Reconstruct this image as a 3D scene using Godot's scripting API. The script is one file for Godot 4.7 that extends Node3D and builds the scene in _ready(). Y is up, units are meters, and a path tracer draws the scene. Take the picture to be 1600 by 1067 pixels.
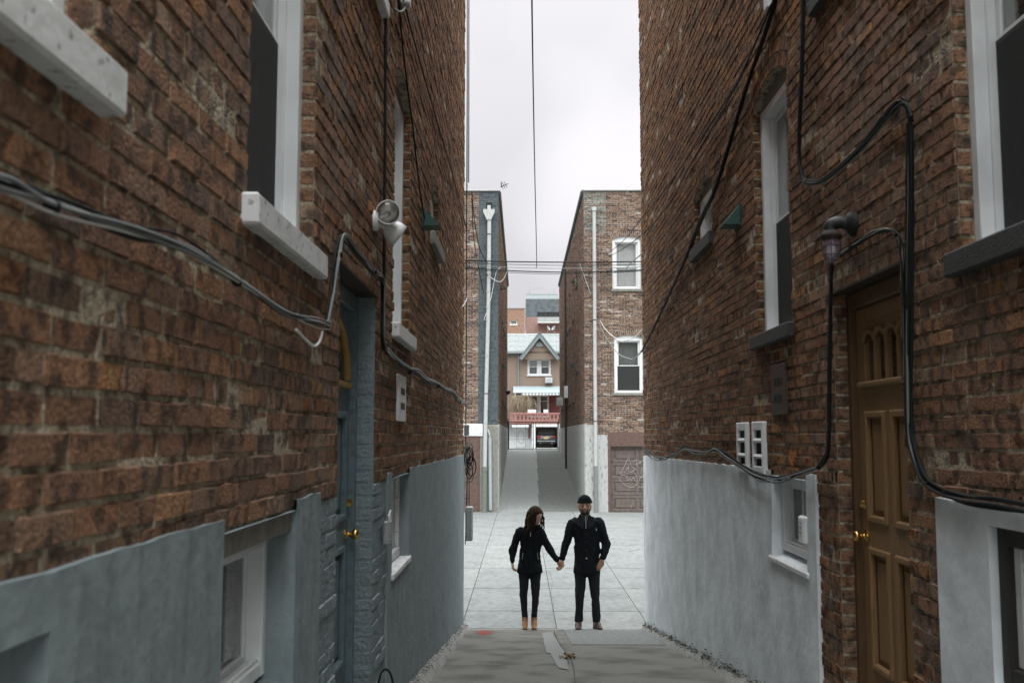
extends Node3D

# ---------------------------------------------------------------- photograph's camera
const F := 1555.8
const EYE := Vector3(0, 2.6, 0)
const PITCH := 0.0938869
const YAW := 0.0095986
const LX := -0.80      # alley face of the building on the camera's one side
const RX := 1.68       # alley face of the other one
const REAR := 13.75    # depth where both end at the court
const FAR := 34.3      # depth of the garages behind the court
const FLX := -0.81
const FRX := 2.18
const FEND := 57.0
const COURSE := 0.068
var cam_basis := Basis.from_euler(Vector3(PITCH, YAW, 0))
var M := {}
var brick_mats := []
var brick_meshes := []
var rng := RandomNumberGenerator.new()
var wob := FastNoiseLite.new()

func ray(px, py): return cam_basis * Vector3((px - 800.0) / F, -(py - 533.5) / F, -1.0)
func on_x(px, py, x):
	var r = ray(px, py)
	return EYE + r * (x / r.x)
func on_z(px, py, d):
	var r = ray(px, py)
	return EYE + r * (-d / r.z)
func lp(px, py, off = 0.03): return on_x(px, py, LX + off)
func rp(px, py, off = 0.03): return on_x(px, py, RX - off)
func pixel(p):
	var q = cam_basis.inverse() * (p - EYE)
	if q.z > -0.2: return Vector3(-9999, -9999, 0)
	return Vector3(800 + F * q.x / -q.z, 533.5 - F * q.y / -q.z, -q.z)

# ---------------------------------------------------------------- materials
func lin(r, g, b): return Color(r, g, b).linear_to_srgb()
func grey(v): return Color(v, v, v).linear_to_srgb()

func ntex(sd, freq, octaves, stops, size = 512, type = FastNoiseLite.TYPE_SIMPLEX_SMOOTH):
	var n := FastNoiseLite.new()
	n.seed = sd; n.noise_type = type; n.frequency = freq
	n.fractal_type = FastNoiseLite.FRACTAL_FBM; n.fractal_octaves = octaves
	var t := NoiseTexture2D.new()
	t.width = size; t.height = size; t.seamless = true; t.noise = n
	var g := Gradient.new()
	var offs := PackedFloat32Array(); var cols := PackedColorArray()
	for s in stops:
		offs.append(s[0]); cols.append(s[1] if s[1] is Color else grey(s[1]))
	g.offsets = offs; g.colors = cols
	t.color_ramp = g
	return t

func mat(nm, col, rough, tex = null, scale = 1.0, bump = null, bump_cm = 0.0, spec = 0.5):
	var m := StandardMaterial3D.new()
	m.resource_name = nm
	m.albedo_color = lin(col[0], col[1], col[2])
	m.roughness = rough
	m.metallic_specular = spec
	if tex or bump:
		m.uv1_triplanar = true; m.uv1_world_triplanar = true
		m.uv1_scale = scale if scale is Vector3 else Vector3.ONE * scale
		m.uv1_triplanar_sharpness = 4.0
	if tex: m.albedo_texture = tex
	if bump:
		m.heightmap_enabled = true; m.heightmap_texture = bump; m.heightmap_scale = bump_cm
	M[nm] = m
	return m

func detail(m, tex, scale):
	m.detail_enabled = true
	m.detail_albedo = tex
	m.detail_blend_mode = BaseMaterial3D.BLEND_MODE_MUL
	m.detail_uv_layer = BaseMaterial3D.DETAIL_UV_2
	m.uv2_triplanar = true; m.uv2_world_triplanar = true
	m.uv2_scale = scale if scale is Vector3 else Vector3.ONE * scale
	m.uv2_triplanar_sharpness = 4.0

const PAL := [  # linear base colours of the fired clay
	[0.295, 0.148, 0.078, 17], [0.265, 0.134, 0.074, 20], [0.237, 0.124, 0.071, 16], [0.318, 0.166, 0.087, 10],
	[0.354, 0.179, 0.084, 6], [0.258, 0.153, 0.094, 8], [0.202, 0.114, 0.069, 13], [0.162, 0.098, 0.064, 8],
	[0.286, 0.183, 0.114, 4], [0.233, 0.138, 0.086, 8], [0.392, 0.201, 0.088, 2], [0.323, 0.215, 0.135, 2]]
const PAL_FAR := [
	[0.299, 0.194, 0.139, 16], [0.249, 0.155, 0.113, 16], [0.195, 0.124, 0.096, 12], [0.339, 0.226, 0.166, 8],
	[0.135, 0.097, 0.084, 9], [0.097, 0.077, 0.066, 5], [0.369, 0.234, 0.158, 3], [0.269, 0.196, 0.155, 6]]

func pick(pal, r):
	var tot := 0.0
	for p in pal: tot += p[3]
	var x = r.randf() * tot
	for i in pal.size():
		x -= pal[i][3]
		if x <= 0: return i
	return 0

func materials():
	var fine = ntex(3, 0.035, 4, [[0.0, 0.36], [0.33, 0.72], [0.5, 0.95], [0.66, 1.0], [1.0, 0.80]])
	var fine_h = ntex(4, 0.05, 4, [[0.0, 0.0], [0.45, 0.55], [1.0, 1.0]])
	var blot = ntex(5, 0.012, 4, [[0.0, 0.55], [0.4, 0.88], [0.62, 1.0], [1.0, 1.0]])
	var soot = ntex(25, 0.014, 5, [[0.0, 0.22], [0.32, 0.40], [0.44, 0.72], [0.56, 1.0], [1.0, 1.0]])
	var soft = ntex(21, 0.01, 5, [[0.0, 0.80], [0.4, 0.93], [0.6, 1.0], [1.0, 1.0]])
	var mort = ntex(6, 0.04, 3, [[0.0, 0.5], [0.5, 0.85], [1.0, 1.0]])
	var stuc_h = ntex(7, 0.03, 5, [[0.0, 0.0], [1.0, 1.0]])
	var streak = ntex(8, 0.02, 4, [[0.0, 0.74], [0.38, 0.90], [0.55, 0.99], [1.0, 1.0]])
	var conc = ntex(9, 0.018, 5, [[0.0, 0.62], [0.4, 0.87], [0.6, 0.97], [1.0, 1.0]], 1024)
	var speck = ntex(10, 0.16, 2, [[0.0, 0.22], [0.36, 0.62], [0.5, 0.85], [0.68, 1.0], [1.0, 1.0]], 1024)
	var stain = ntex(11, 0.009, 5, [[0.0, 0.5], [0.36, 0.76], [0.55, 0.96], [1.0, 1.0]], 1024)
	var grain = ntex(12, 0.03, 4, [[0.0, 0.6], [0.5, 0.85], [1.0, 1.0]])
	var flake = ntex(13, 0.02, 4, [[0.0, 0.42], [0.19, 0.55], [0.26, 1.0], [1.0, 1.0]])
	var b = mat("brick", [1, 1, 1], 0.92, fine, 2.6, fine_h, 0.55, 0.3)
	b.vertex_color_use_as_albedo = true
	detail(b, soot, 1.5)
	for i in PAL.size():
		var c = PAL[i]
		var m = mat("brick_%d" % i, c, 0.72, fine, 2.6, fine_h, 0.45, 0.5)
		detail(m, soot, 1.5)
		brick_mats.append(m)
	mat("mortar", [0.508, 0.435, 0.317], 0.8, mort, 2.0, fine_h, 0.8, 0.45)
	detail(M.mortar, soot, 1.5)
	mat("mortar_pale", [0.430, 0.396, 0.344], 0.95, mort, 2.0, fine_h, 0.6, 0.2)
	mat("wall_far", [0.27, 0.20, 0.16], 0.95, fine, 1.2)
	mat("stucco_blue", [0.243, 0.297, 0.308], 0.8, soft, 0.9, stuc_h, 0.22, 0.4)
	detail(M.stucco_blue, streak, Vector3(1.1, 0.25, 1.1))
	mat("paint_brick", [0.196, 0.250, 0.262], 0.7, soft, 2.0, stuc_h, 0.5, 0.4)
	mat("stucco_white", [0.815, 0.879, 0.908], 0.85, soft, 0.55, stuc_h, 0.25, 0.3)
	detail(M.stucco_white, soft, Vector3(0.3, 0.16, 0.3))
	mat("stucco_old", [0.437, 0.449, 0.437], 0.9, streak, Vector3(1.2, 0.35, 1.2), stuc_h, 0.8, 0.3)
	detail(M.stucco_old, flake, Vector3(0.7, 0.25, 0.7))
	mat("cement_old", [0.235, 0.233, 0.208], 0.9, streak, Vector3(0.9, 0.4, 0.9), stuc_h, 1.0, 0.3)
	mat("white_paint", [0.76, 0.79, 0.80], 0.55, soft, 0.5, fine_h, 0.04)
	mat("white_worn", [0.70, 0.72, 0.72], 0.75, soft, 1.6, stuc_h, 0.10)
	detail(M.white_worn, flake, 2.1)
	mat("white_clean", [0.74, 0.76, 0.76], 0.4)
	mat("dark_stone", [0.050, 0.052, 0.052], 0.8, fine, 3.0, fine_h, 0.3)
	mat("court_concrete", [0.178, 0.192, 0.189], 0.9, conc, 0.33, speck, 0.08, 0.3)
	detail(M.court_concrete, soft, 0.22)
	mat("court_pale", [0.197, 0.209, 0.204], 0.9, conc, 0.41, speck, 0.08, 0.3)
	detail(M.court_pale, soft, 0.27)
	mat("ramp", [0.233, 0.234, 0.216], 0.9, stain, Vector3(0.19, 0.19, 0.14), speck, 0.2, 0.3)
	detail(M.ramp, speck, 0.5)
	mat("ramp_slab", [0.270, 0.284, 0.276], 0.88, conc, 0.6, speck, 0.3, 0.3)
	detail(M.ramp_slab, speck, 0.6)
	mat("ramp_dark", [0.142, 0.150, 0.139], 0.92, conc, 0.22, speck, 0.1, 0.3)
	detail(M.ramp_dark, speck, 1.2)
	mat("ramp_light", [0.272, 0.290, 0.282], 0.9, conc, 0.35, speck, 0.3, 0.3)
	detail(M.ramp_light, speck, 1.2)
	mat("cement_patch", [0.275, 0.288, 0.280], 0.9, conc, 1.1, speck, 0.3, 0.3)
	mat("kerb", [0.30, 0.30, 0.285], 0.9, stain, 1.1, stuc_h, 1.5, 0.3)
	mat("earth", [0.13, 0.125, 0.11], 1.0, conc, 0.2)
	mat("asphalt", [0.055, 0.056, 0.057], 0.9, speck, 0.8)
	mat("moss", [0.036, 0.040, 0.021], 1.0, fine, 6.0)
	mat("dry_leaf", [0.20, 0.13, 0.075], 0.9, fine, 9.0)
	mat("wood_brown", [0.300, 0.180, 0.082], 0.6, grain, Vector3(5.0, 0.35, 5.0), grain, 0.06)
	mat("wood_dark", [0.124, 0.068, 0.029], 0.55, grain, Vector3(5.0, 0.4, 5.0))
	mat("wood_black", [0.030, 0.026, 0.022], 0.6, grain, Vector3(5.0, 0.4, 5.0))
	mat("door_blue", [0.131, 0.188, 0.206], 0.5, blot, 2.0)
	mat("yellow_wood", [0.42, 0.27, 0.065], 0.5, grain, 3.0)
	mat("brass", [0.62, 0.42, 0.15], 0.25); M.brass.metallic = 1.0
	mat("cable_black", [0.010, 0.012, 0.012], 0.65, null, 1, null, 0, 0.3)
	mat("cable_grey", [0.15, 0.165, 0.165], 0.55)
	mat("cable_white", [0.62, 0.63, 0.62], 0.55)
	mat("frame_dark", [0.05, 0.045, 0.04], 0.4)
	mat("iron_black", [0.016, 0.018, 0.018], 0.5)
	mat("iron_rust", [0.060, 0.045, 0.036], 0.8, fine, 8.0, fine_h, 0.2)
	mat("copper_green", [0.028, 0.085, 0.070], 0.65, flake, 6.0, fine_h, 0.2)
	mat("box_grey", [0.30, 0.33, 0.33], 0.6, blot, 4.0)
	mat("pipe_white", [0.470, 0.487, 0.479], 0.5, streak, Vector3(2.0, 0.4, 2.0))
	mat("pipe_grey", [0.20, 0.215, 0.21], 0.6, streak, Vector3(2.0, 0.6, 2.0))
	mat("pipe_green", [0.175, 0.200, 0.165], 0.75, stain, Vector3(3.0, 1.0, 3.0), fine_h, 0.3)
	mat("pipe_pale", [0.353, 0.403, 0.412], 0.5, streak, Vector3(2.0, 0.5, 2.0))
	mat("paint_grey", [0.081, 0.103, 0.112], 0.8, blot, 1.1, fine_h, 0.3)
	detail(M.paint_grey, flake, Vector3(0.55, 0.4, 0.55))
	mat("brown_paint", [0.122, 0.074, 0.059], 0.6, blot, 1.1)
	mat("garage_brown", [0.139, 0.111, 0.098], 0.55, blot, 0.9)
	mat("chalk", [0.300, 0.277, 0.259], 0.9)
	mat("coping_dark", [0.055, 0.080, 0.072], 0.45, fine, 4.0)
	mat("coping_grey", [0.33, 0.34, 0.33], 0.7, fine, 2.0)
	mat("vent_brown", [0.070, 0.050, 0.038], 0.7, fine, 5.0)
	mat("void", [0.012, 0.012, 0.012], 0.9)
	mat("roof_tar", [0.07, 0.07, 0.07], 0.9, conc, 0.3)
	mat("curtain", [0.70, 0.71, 0.69], 0.9)
	mat("curtain_grey", [0.20, 0.22, 0.22], 0.9)
	mat("house_brick", [0.281, 0.213, 0.168], 0.95, fine, 0.9)
	mat("slate", [0.227, 0.252, 0.249], 0.75, blot, 0.6)
	mat("trim_blue", [0.210, 0.252, 0.260], 0.6)
	mat("awning_blue", [0.286, 0.340, 0.349], 0.6)
	mat("red_paint", [0.319, 0.151, 0.130], 0.7, blot, 1.0)
	mat("dark_red", [0.13, 0.045, 0.036], 0.8, fine, 1.0)
	mat("orange_brick", [0.353, 0.223, 0.160], 0.95, fine, 0.3)
	mat("pink_brick", [0.336, 0.218, 0.189], 0.95, fine, 0.3)
	mat("block_grey", [0.113, 0.139, 0.151], 0.8, blot, 0.2)
	mat("straw", [0.288, 0.238, 0.165], 0.95)
	mat("twig", [0.12, 0.095, 0.07], 0.95)
	mat("car_paint", [0.016, 0.020, 0.022], 0.25); M.car_paint.clearcoat_enabled = true
	mat("tyre", [0.02, 0.02, 0.02], 0.9)
	mat("tail_red", [0.210, 0.010, 0.007], 0.25)
	mat("plate_yellow", [0.45, 0.36, 0.17], 0.5)
	mat("steel", [0.5, 0.5, 0.5], 0.35); M.steel.metallic = 1.0
	mat("red_spray", [0.27, 0.060, 0.045], 0.9)
	mat("orange_spray", [0.62, 0.20, 0.045], 0.8)
	mat("reflector", [0.55, 0.53, 0.50], 0.18); M.reflector.metallic = 1.0
	mat("skin_pale", [0.50, 0.30, 0.22], 0.5)
	mat("skin_brown", [0.37, 0.205, 0.130], 0.5)
	for s in ["skin_pale", "skin_brown"]:
		M[s].subsurf_scatter_enabled = true; M[s].subsurf_scatter_strength = 0.15
	mat("lip", [0.32, 0.11, 0.09], 0.45)
	mat("wool_black", [0.016, 0.019, 0.023], 0.95, fine, 14.0, fine_h, 0.35, 0.2)
	mat("wool_navy", [0.0125, 0.0150, 0.0190], 0.95, fine, 14.0, fine_h, 0.35, 0.2)
	mat("denim_black", [0.020, 0.022, 0.025], 0.85, fine, 10.0, fine_h, 0.2, 0.3)
	mat("knit_black", [0.012, 0.014, 0.015], 1.0, fine, 20.0, fine_h, 0.5, 0.2)
	mat("shirt_grey", [0.035, 0.042, 0.044], 0.9)
	mat("hair_brown", [0.030, 0.017, 0.011], 0.8, null, 1, null, 0, 0.2)
	mat("hair_light", [0.115, 0.058, 0.028], 0.8, null, 1, null, 0, 0.2)
	mat("beard", [0.018, 0.012, 0.009], 0.7)
	mat("suede_tan", [0.34, 0.165, 0.065], 0.9, fine, 12.0)
	mat("leather_brown", [0.057, 0.024, 0.016], 0.45, blot, 6.0)
	mat("sole_black", [0.012, 0.011, 0.010], 0.7)
	mat("eye_dark", [0.012, 0.009, 0.008], 0.3)
	mat("zip_metal", [0.55, 0.55, 0.52], 0.35); M.zip_metal.metallic = 1.0
	glass("glass", [0.02, 0.025, 0.025], 0.16)
	glass("glass_violet", [0.30, 0.22, 0.32], 0.35)
	glass("glass_rail", [0.45, 0.55, 0.55], 0.55)
	var sc = mat("screen", [0.035, 0.037, 0.037], 0.9)
	sc.transparency = BaseMaterial3D.TRANSPARENCY_ALPHA; sc.albedo_color.a = 0.80

func glass(nm, col, a):
	var m = mat(nm, col, 0.03)
	m.transparency = BaseMaterial3D.TRANSPARENCY_ALPHA
	m.albedo_color.a = a

# ---------------------------------------------------------------- nodes
func origin_of(n):
	var o := Vector3.ZERO
	while n != self and n != null:
		o += n.position
		n = n.get_parent()
	return o

func tag(o, label, category, group = "", kind = ""):
	if label: o.set_meta("label", label)
	if category: o.set_meta("category", category)
	if group: o.set_meta("group", group)
	if kind: o.set_meta("kind", kind)
	return o

func thing(called, label, category, at, group = ""):
	var o := Node3D.new()
	o.name = called
	add_child(o, true)
	o.position = at
	return tag(o, label, category, group)

func begin(smooth = false):
	var s := SurfaceTool.new()
	s.begin(Mesh.PRIMITIVE_TRIANGLES)
	s.set_smooth_group(0 if smooth else -1)
	return s

func obj(called, s, m, parent = self):
	s.generate_normals()
	return put(called, s.commit(), m, parent)

func put(called, mesh, m, parent = self, xf = Transform3D()):
	var o := MeshInstance3D.new()
	o.name = called
	o.mesh = mesh
	o.material_override = m
	parent.add_child(o, true)
	xf.origin -= origin_of(parent)
	o.transform = xf
	return o

func struct(o):
	o.set_meta("kind", "structure")
	return o

# ---------------------------------------------------------------- shapes (all in world metres)
func tri(s, a, b, c, out):
	if (a - c).cross(a - b).dot(out) < 0:
		s.add_vertex(a); s.add_vertex(c); s.add_vertex(b)
	else:
		s.add_vertex(a); s.add_vertex(b); s.add_vertex(c)

func quad(s, a, b, c, d, out):
	tri(s, a, b, c, out)
	tri(s, a, c, d, out)

func box(s, c, size, bev = 0.004, bs = Basis()):
	var h = size * 0.5
	bev = minf(bev, minf(h.x, minf(h.y, h.z)) * 0.9)
	var v = func(sg: Vector3, ax: int) -> Vector3:
		var p := Vector3(sg.x * (h.x - bev), sg.y * (h.y - bev), sg.z * (h.z - bev))
		p[ax] = sg[ax] * h[ax]
		return c + bs * p
	for ax in 3:
		var b1 = (ax + 1) % 3
		var b2 = (ax + 2) % 3
		for sg in [-1.0, 1.0]:
			var q := []
			for k in [[-1, -1], [1, -1], [1, 1], [-1, 1]]:
				var g := Vector3.ZERO
				g[ax] = sg; g[b1] = k[0]; g[b2] = k[1]
				q.append(v.call(g, ax))
			var o := Vector3.ZERO
			o[ax] = sg
			quad(s, q[0], q[1], q[2], q[3], bs * o)
		if bev > 0:
			for k in [[-1, -1], [1, -1], [1, 1], [-1, 1]]:
				var g0 := Vector3.ZERO; var g1 := Vector3.ZERO
				g0[ax] = -1; g1[ax] = 1
				g0[b1] = k[0]; g1[b1] = k[0]; g0[b2] = k[1]; g1[b2] = k[1]
				var o := Vector3.ZERO
				o[b1] = k[0]; o[b2] = k[1]
				quad(s, v.call(g0, b1), v.call(g1, b1), v.call(g1, b2), v.call(g0, b2), bs * o)
	if bev > 0:
		for x in [-1.0, 1.0]:
			for y in [-1.0, 1.0]:
				for z in [-1.0, 1.0]:
					var g := Vector3(x, y, z)
					tri(s, v.call(g, 0), v.call(g, 1), v.call(g, 2), bs * g)

func span(s, lo, hi, bev = 0.004): box(s, (lo + hi) * 0.5, (hi - lo).abs(), bev)

func spline(pts, n = 8):
	var r := []
	for i in pts.size() - 1:
		var p0 = pts[maxi(i - 1, 0)]
		var p1 = pts[i]
		var p2 = pts[i + 1]
		var p3 = pts[mini(i + 2, pts.size() - 1)]
		for k in n:
			r.append(p1.cubic_interpolate(p2, p0, p3, float(k) / n))
	r.append(pts[-1])
	return r

func tube(s, pts, rad, sides = 6):
	s.set_smooth_group(0)
	var n = pts.size()
	var t0 = (pts[1] - pts[0]).normalized()
	var up = Vector3.UP if absf(t0.y) < 0.9 else Vector3.RIGHT
	var nx = t0.cross(up).normalized()
	var rings := []
	for i in n:
		var t = (pts[mini(i + 1, n - 1)] - pts[maxi(i - 1, 0)]).normalized()
		nx = (nx - t * nx.dot(t)).normalized()
		var ny = t.cross(nx)
		var r = rad[i] if rad is Array else rad
		var ring := []
		for k in sides:
			var a = TAU * k / sides
			ring.append(pts[i] + (nx * cos(a) + ny * sin(a)) * r)
		rings.append(ring)
	for i in n - 1:
		for k in sides:
			var k2 = (k + 1) % sides
			var o = (rings[i][k] + rings[i][k2]) * 0.5 - pts[i]
			quad(s, rings[i][k], rings[i][k2], rings[i + 1][k2], rings[i + 1][k], o)
	for e in [0, n - 1]:
		var o = (pts[0] - pts[1]) if e == 0 else (pts[n - 1] - pts[n - 2])
		s.set_smooth_group(1)
		for k in range(1, sides - 1): tri(s, rings[e][0], rings[e][k], rings[e][k + 1], o)
	s.set_smooth_group(0)

# profile: [radius, height] pairs turned round the axis from c
func lathe(s, c, axis, profile, sides = 16):
	axis = axis.normalized()
	var nx = axis.cross(Vector3.UP if absf(axis.y) < 0.9 else Vector3.RIGHT).normalized()
	var ny = axis.cross(nx)
	for i in profile.size() - 1:
		s.set_smooth_group(i if profile[i].size() > 2 else 0)
		for k in sides:
			var q := []
			for e in [[i, k], [i, k + 1], [i + 1, k + 1], [i + 1, k]]:
				var a = TAU * e[1] / sides
				q.append(c + axis * profile[e[0]][1] + (nx * cos(a) + ny * sin(a)) * profile[e[0]][0])
			var am = TAU * (k + 0.5) / sides
			var da = profile[i + 1][1] - profile[i][1]
			var dr = profile[i + 1][0] - profile[i][0]
			var o = (nx * cos(am) + ny * sin(am)) * da - axis * dr
			if o.length() < 1e-9: continue
			if profile[i][0] > 1e-5: tri(s, q[0], q[1], q[2], o)
			if profile[i + 1][0] > 1e-5: tri(s, q[0], q[2], q[3], o)
			if profile[i][0] <= 1e-5: tri(s, q[0], q[2], q[3], o)

# flat outline (world points) with thickness along n
func slab(s, pts, n, thick):
	var flat := PackedVector2Array()
	n = n.normalized()
	var ax = n.cross(Vector3.UP if absf(n.y) < 0.9 else Vector3.RIGHT).normalized()
	var ay = n.cross(ax)
	for p in pts: flat.append(Vector2(p.dot(ax), p.dot(ay)))
	var idx := Geometry2D.triangulate_polygon(flat)
	for k in range(0, idx.size(), 3):
		tri(s, pts[idx[k]] + n * thick, pts[idx[k + 1]] + n * thick, pts[idx[k + 2]] + n * thick, n)
		tri(s, pts[idx[k]], pts[idx[k + 1]], pts[idx[k + 2]], -n)
	var ctr := Vector3.ZERO
	for p in pts: ctr += p / pts.size()
	for k in pts.size():
		var a = pts[k]
		var b = pts[(k + 1) % pts.size()]
		var o = (b - a).cross(n)
		if o.dot((a + b) * 0.5 - ctr) < 0: o = -o
		quad(s, a, b, b + n * thick, a + n * thick, o)

# ---------------------------------------------------------------- brickwork
func frame(o, u, n): return {"o": o, "u": u, "n": n}
func at(fr, u, v, w): return fr.o + fr.u * u + Vector3.UP * v + fr.n * w

func brick_mesh(sd):
	var r := RandomNumberGenerator.new()
	r.seed = sd
	var xs := [-0.1, -0.0965, -0.035, 0.03, 0.0965, 0.1]
	var ys := [-0.0288, -0.0255, 0.0255, 0.0288]
	var g := []
	for j in 4:
		var row := []
		for i in 6:
			var edge = i == 0 or j == 0 or i == 5 or j == 3
			var p := Vector3(xs[i], ys[j], -0.012 if edge else r.randf_range(-0.002, 0.001))
			if edge:
				p.x += r.randf_range(-0.0025, 0.0025); p.y += r.randf_range(-0.003, 0.0028)
			else:
				p.x += r.randf_range(-0.0025, 0.0015) * signf(p.x); p.y += r.randf_range(-0.0025, 0.0012) * signf(p.y)
				if (i == 1 or i == 4) and r.randf() < 0.4: p.z -= r.randf_range(0.001, 0.005)
			row.append(p)
		g.append(row)
	var s = begin(true)
	for j in 3:
		for i in 5:
			s.set_smooth_group(0 if j == 1 and i > 0 and i < 4 else 1 + j * 5 + i)
			quad(s, g[j][i], g[j][i + 1], g[j + 1][i + 1], g[j + 1][i], Vector3(0, 0, 1))
	s.generate_normals()
	return s.commit()

func arch_of(op):
	var w = op.u1 - op.u0
	var rad = (w * w * 0.25 + op.rise * op.rise) / (2.0 * op.rise)
	return {"r": rad, "c": (op.u0 + op.u1) * 0.5, "cv": op.v1 + op.rise - rad, "ring": 0.2}

func blocked(op, vc) -> Variant:
	if vc > op.v0 and vc < op.v1: return [op.u0, op.u1]
	if op.rise > 0 and vc >= op.v1 - 0.03:
		var a = arch_of(op)
		var rr = a.r + a.ring + 0.004
		var q = rr * rr - (vc - a.cv) * (vc - a.cv)
		if q > 0:
			var ha = asin(minf(1.0, (op.u1 - op.u0) * 0.5 / a.r))
			var hw = minf(sqrt(q), (vc - a.cv) * tan(ha) + 0.006)
			return [a.c - hw, a.c + hw]
	return null

func xf_brick(fr, p, len, h = 1.0, turn = 0.0, flip = false):
	var ux = fr.u if fr.u.cross(Vector3.UP).dot(fr.n) > 0 else -fr.u
	var b := Basis(ux, Vector3.UP, fr.n)
	b = b * Basis(Vector3(0, 0, 1), turn + (PI if flip else 0.0))
	return Transform3D(b * Basis.from_scale(Vector3(len / 0.2, h, 1)), p)

func bricks(list, fr, u0, u1, v0, v1, ops, r, pal):
	for row in int(round((v1 - v0) / COURSE)):
		var vc = v0 + (row + 0.5) * COURSE
		var bl := []
		for op in ops:
			var x: Variant = blocked(op, vc)
			if x and x[1] > u0 and x[0] < u1: bl.append(x)
		bl.sort_custom(func(a, b): return a[0] < b[0])
		var iv := []
		var a = u0
		for x in bl:
			if x[0] > a + 0.02: iv.append([a, x[0]])
			a = maxf(a, x[1])
		if a < u1 - 0.02: iv.append([a, u1])
		var head = row % 6 == 5
		var unit = 0.105 if head else 0.210
		var off = (0.0 if row % 2 == 0 else 0.105) + r.randf_range(-0.012, 0.012)
		for x in iv:
			var cuts := [x[0]]
			var g = floor((x[0] - off) / unit) * unit + off
			while g < x[1] - 0.035:
				if g > x[0] + 0.035: cuts.append(g + r.randf_range(-0.007, 0.007))
				g += unit
			cuts.append(x[1])
			for k in cuts.size() - 1:
				var len = cuts[k + 1] - cuts[k] - 0.0118
				var uc = (cuts[k] + cuts[k + 1]) * 0.5
				var dv = wob.get_noise_2d(uc * 60.0, row * 7.0 + fr.o.x * 31.0) * 0.006
				list.append([xf_brick(fr, at(fr, uc, vc + dv, r.randf_range(-0.0030, 0.0040) + wob.get_noise_2d(uc * 90.0 + 300.0, row * 40.0) * 0.010), len, r.randf_range(0.96, 1.04), r.randf_range(-0.008, 0.008), r.randf() < 0.5), pick(pal, r), r.randf_range(0.82, 1.12), len])
	for op in ops:
		if op.u1 < u0 or op.u0 > u1: continue
		if op.rise > 0 and op.v1 > v0 and op.v1 < v1:
			var c = arch_of(op)
			var ha = asin((op.u1 - op.u0) * 0.5 / c.r)
			var n = int(round(2.0 * ha * (c.r + 0.1) / 0.068))
			for k in n:
				var t = -ha + (k + 0.5) * 2.0 * ha / n
				for ringn in 2:
					var rr = c.r + 0.05 + 0.1 * ringn
					var p = at(fr, c.c + sin(t) * rr, c.cv + cos(t) * rr, r.randf_range(-0.002, 0.004))
					var sg = 1.0 if fr.u.cross(Vector3.UP).dot(fr.n) > 0 else -1.0
					list.append([xf_brick(fr, p, 0.09, 0.98, PI / 2 - t * sg, r.randf() < 0.5), pick(pal, r), r.randf_range(0.82, 1.1), 0.09])
		if op.get("jamb", true):
			for side in 2:
				var f2 = frame(at(fr, op.u0 if side == 0 else op.u1, 0, 0), -fr.n, fr.u if side == 0 else -fr.u)
				for row in range(int(round((op.v0 - v0) / COURSE)), int(round((op.v1 - v0) / COURSE))):
					var vc = v0 + (row + 0.5) * COURSE
					if vc < v0 or vc > v1: continue
					list.append([xf_brick(f2, f2.o + Vector3.UP * vc - fr.n * (op.rd * 0.5 + 0.004), op.rd - 0.012, 1.0, 0, r.randf() < 0.5), pick(pal, r), r.randf_range(0.8, 1.1), op.rd])

func finish(parent, list, pal, picks, paint = null):
	var score := []
	if picks > 0:
		for i in list.size():
			var p = pixel(list[i][0].origin)
			if p.x < 4 or p.x > 1596 or p.y < 4 or p.y > 1063: continue
			var n = list[i][0].basis.z.normalized()
			var toward = EYE - list[i][0].origin
			var c = toward.normalized().dot(n)
			if c > 0.02: score.append([c * list[i][3] / toward.length_squared(), i])
		score.sort_custom(func(a, b): return a[0] > b[0])
	var single := {}
	for k in mini(picks, score.size()): single[score[k][1]] = true
	var rest := []
	for i in list.size():
		if single.has(i): put("brick", brick_meshes[i % brick_meshes.size()], paint if paint else brick_mats[list[i][1]], parent, list[i][0])
		else: rest.append(i)
	if rest.is_empty(): return
	var mm := MultiMesh.new()
	mm.transform_format = MultiMesh.TRANSFORM_3D
	mm.use_colors = paint == null
	mm.mesh = brick_meshes[0]
	mm.instance_count = rest.size()
	for k in rest.size():
		var b = list[rest[k]]
		mm.set_instance_transform(k, b[0])
		var c = pal[b[1]]
		if paint == null: mm.set_instance_color(k, Color(c[0] * b[2], c[1] * b[2], c[2] * b[2]))
	var o := MultiMeshInstance3D.new()
	o.name = "brickwork"
	o.multimesh = mm
	o.material_override = paint if paint else M.brick
	parent.add_child(o, true)
	o.position = -origin_of(parent)
	o.set_meta("kind", "stuff")

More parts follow.
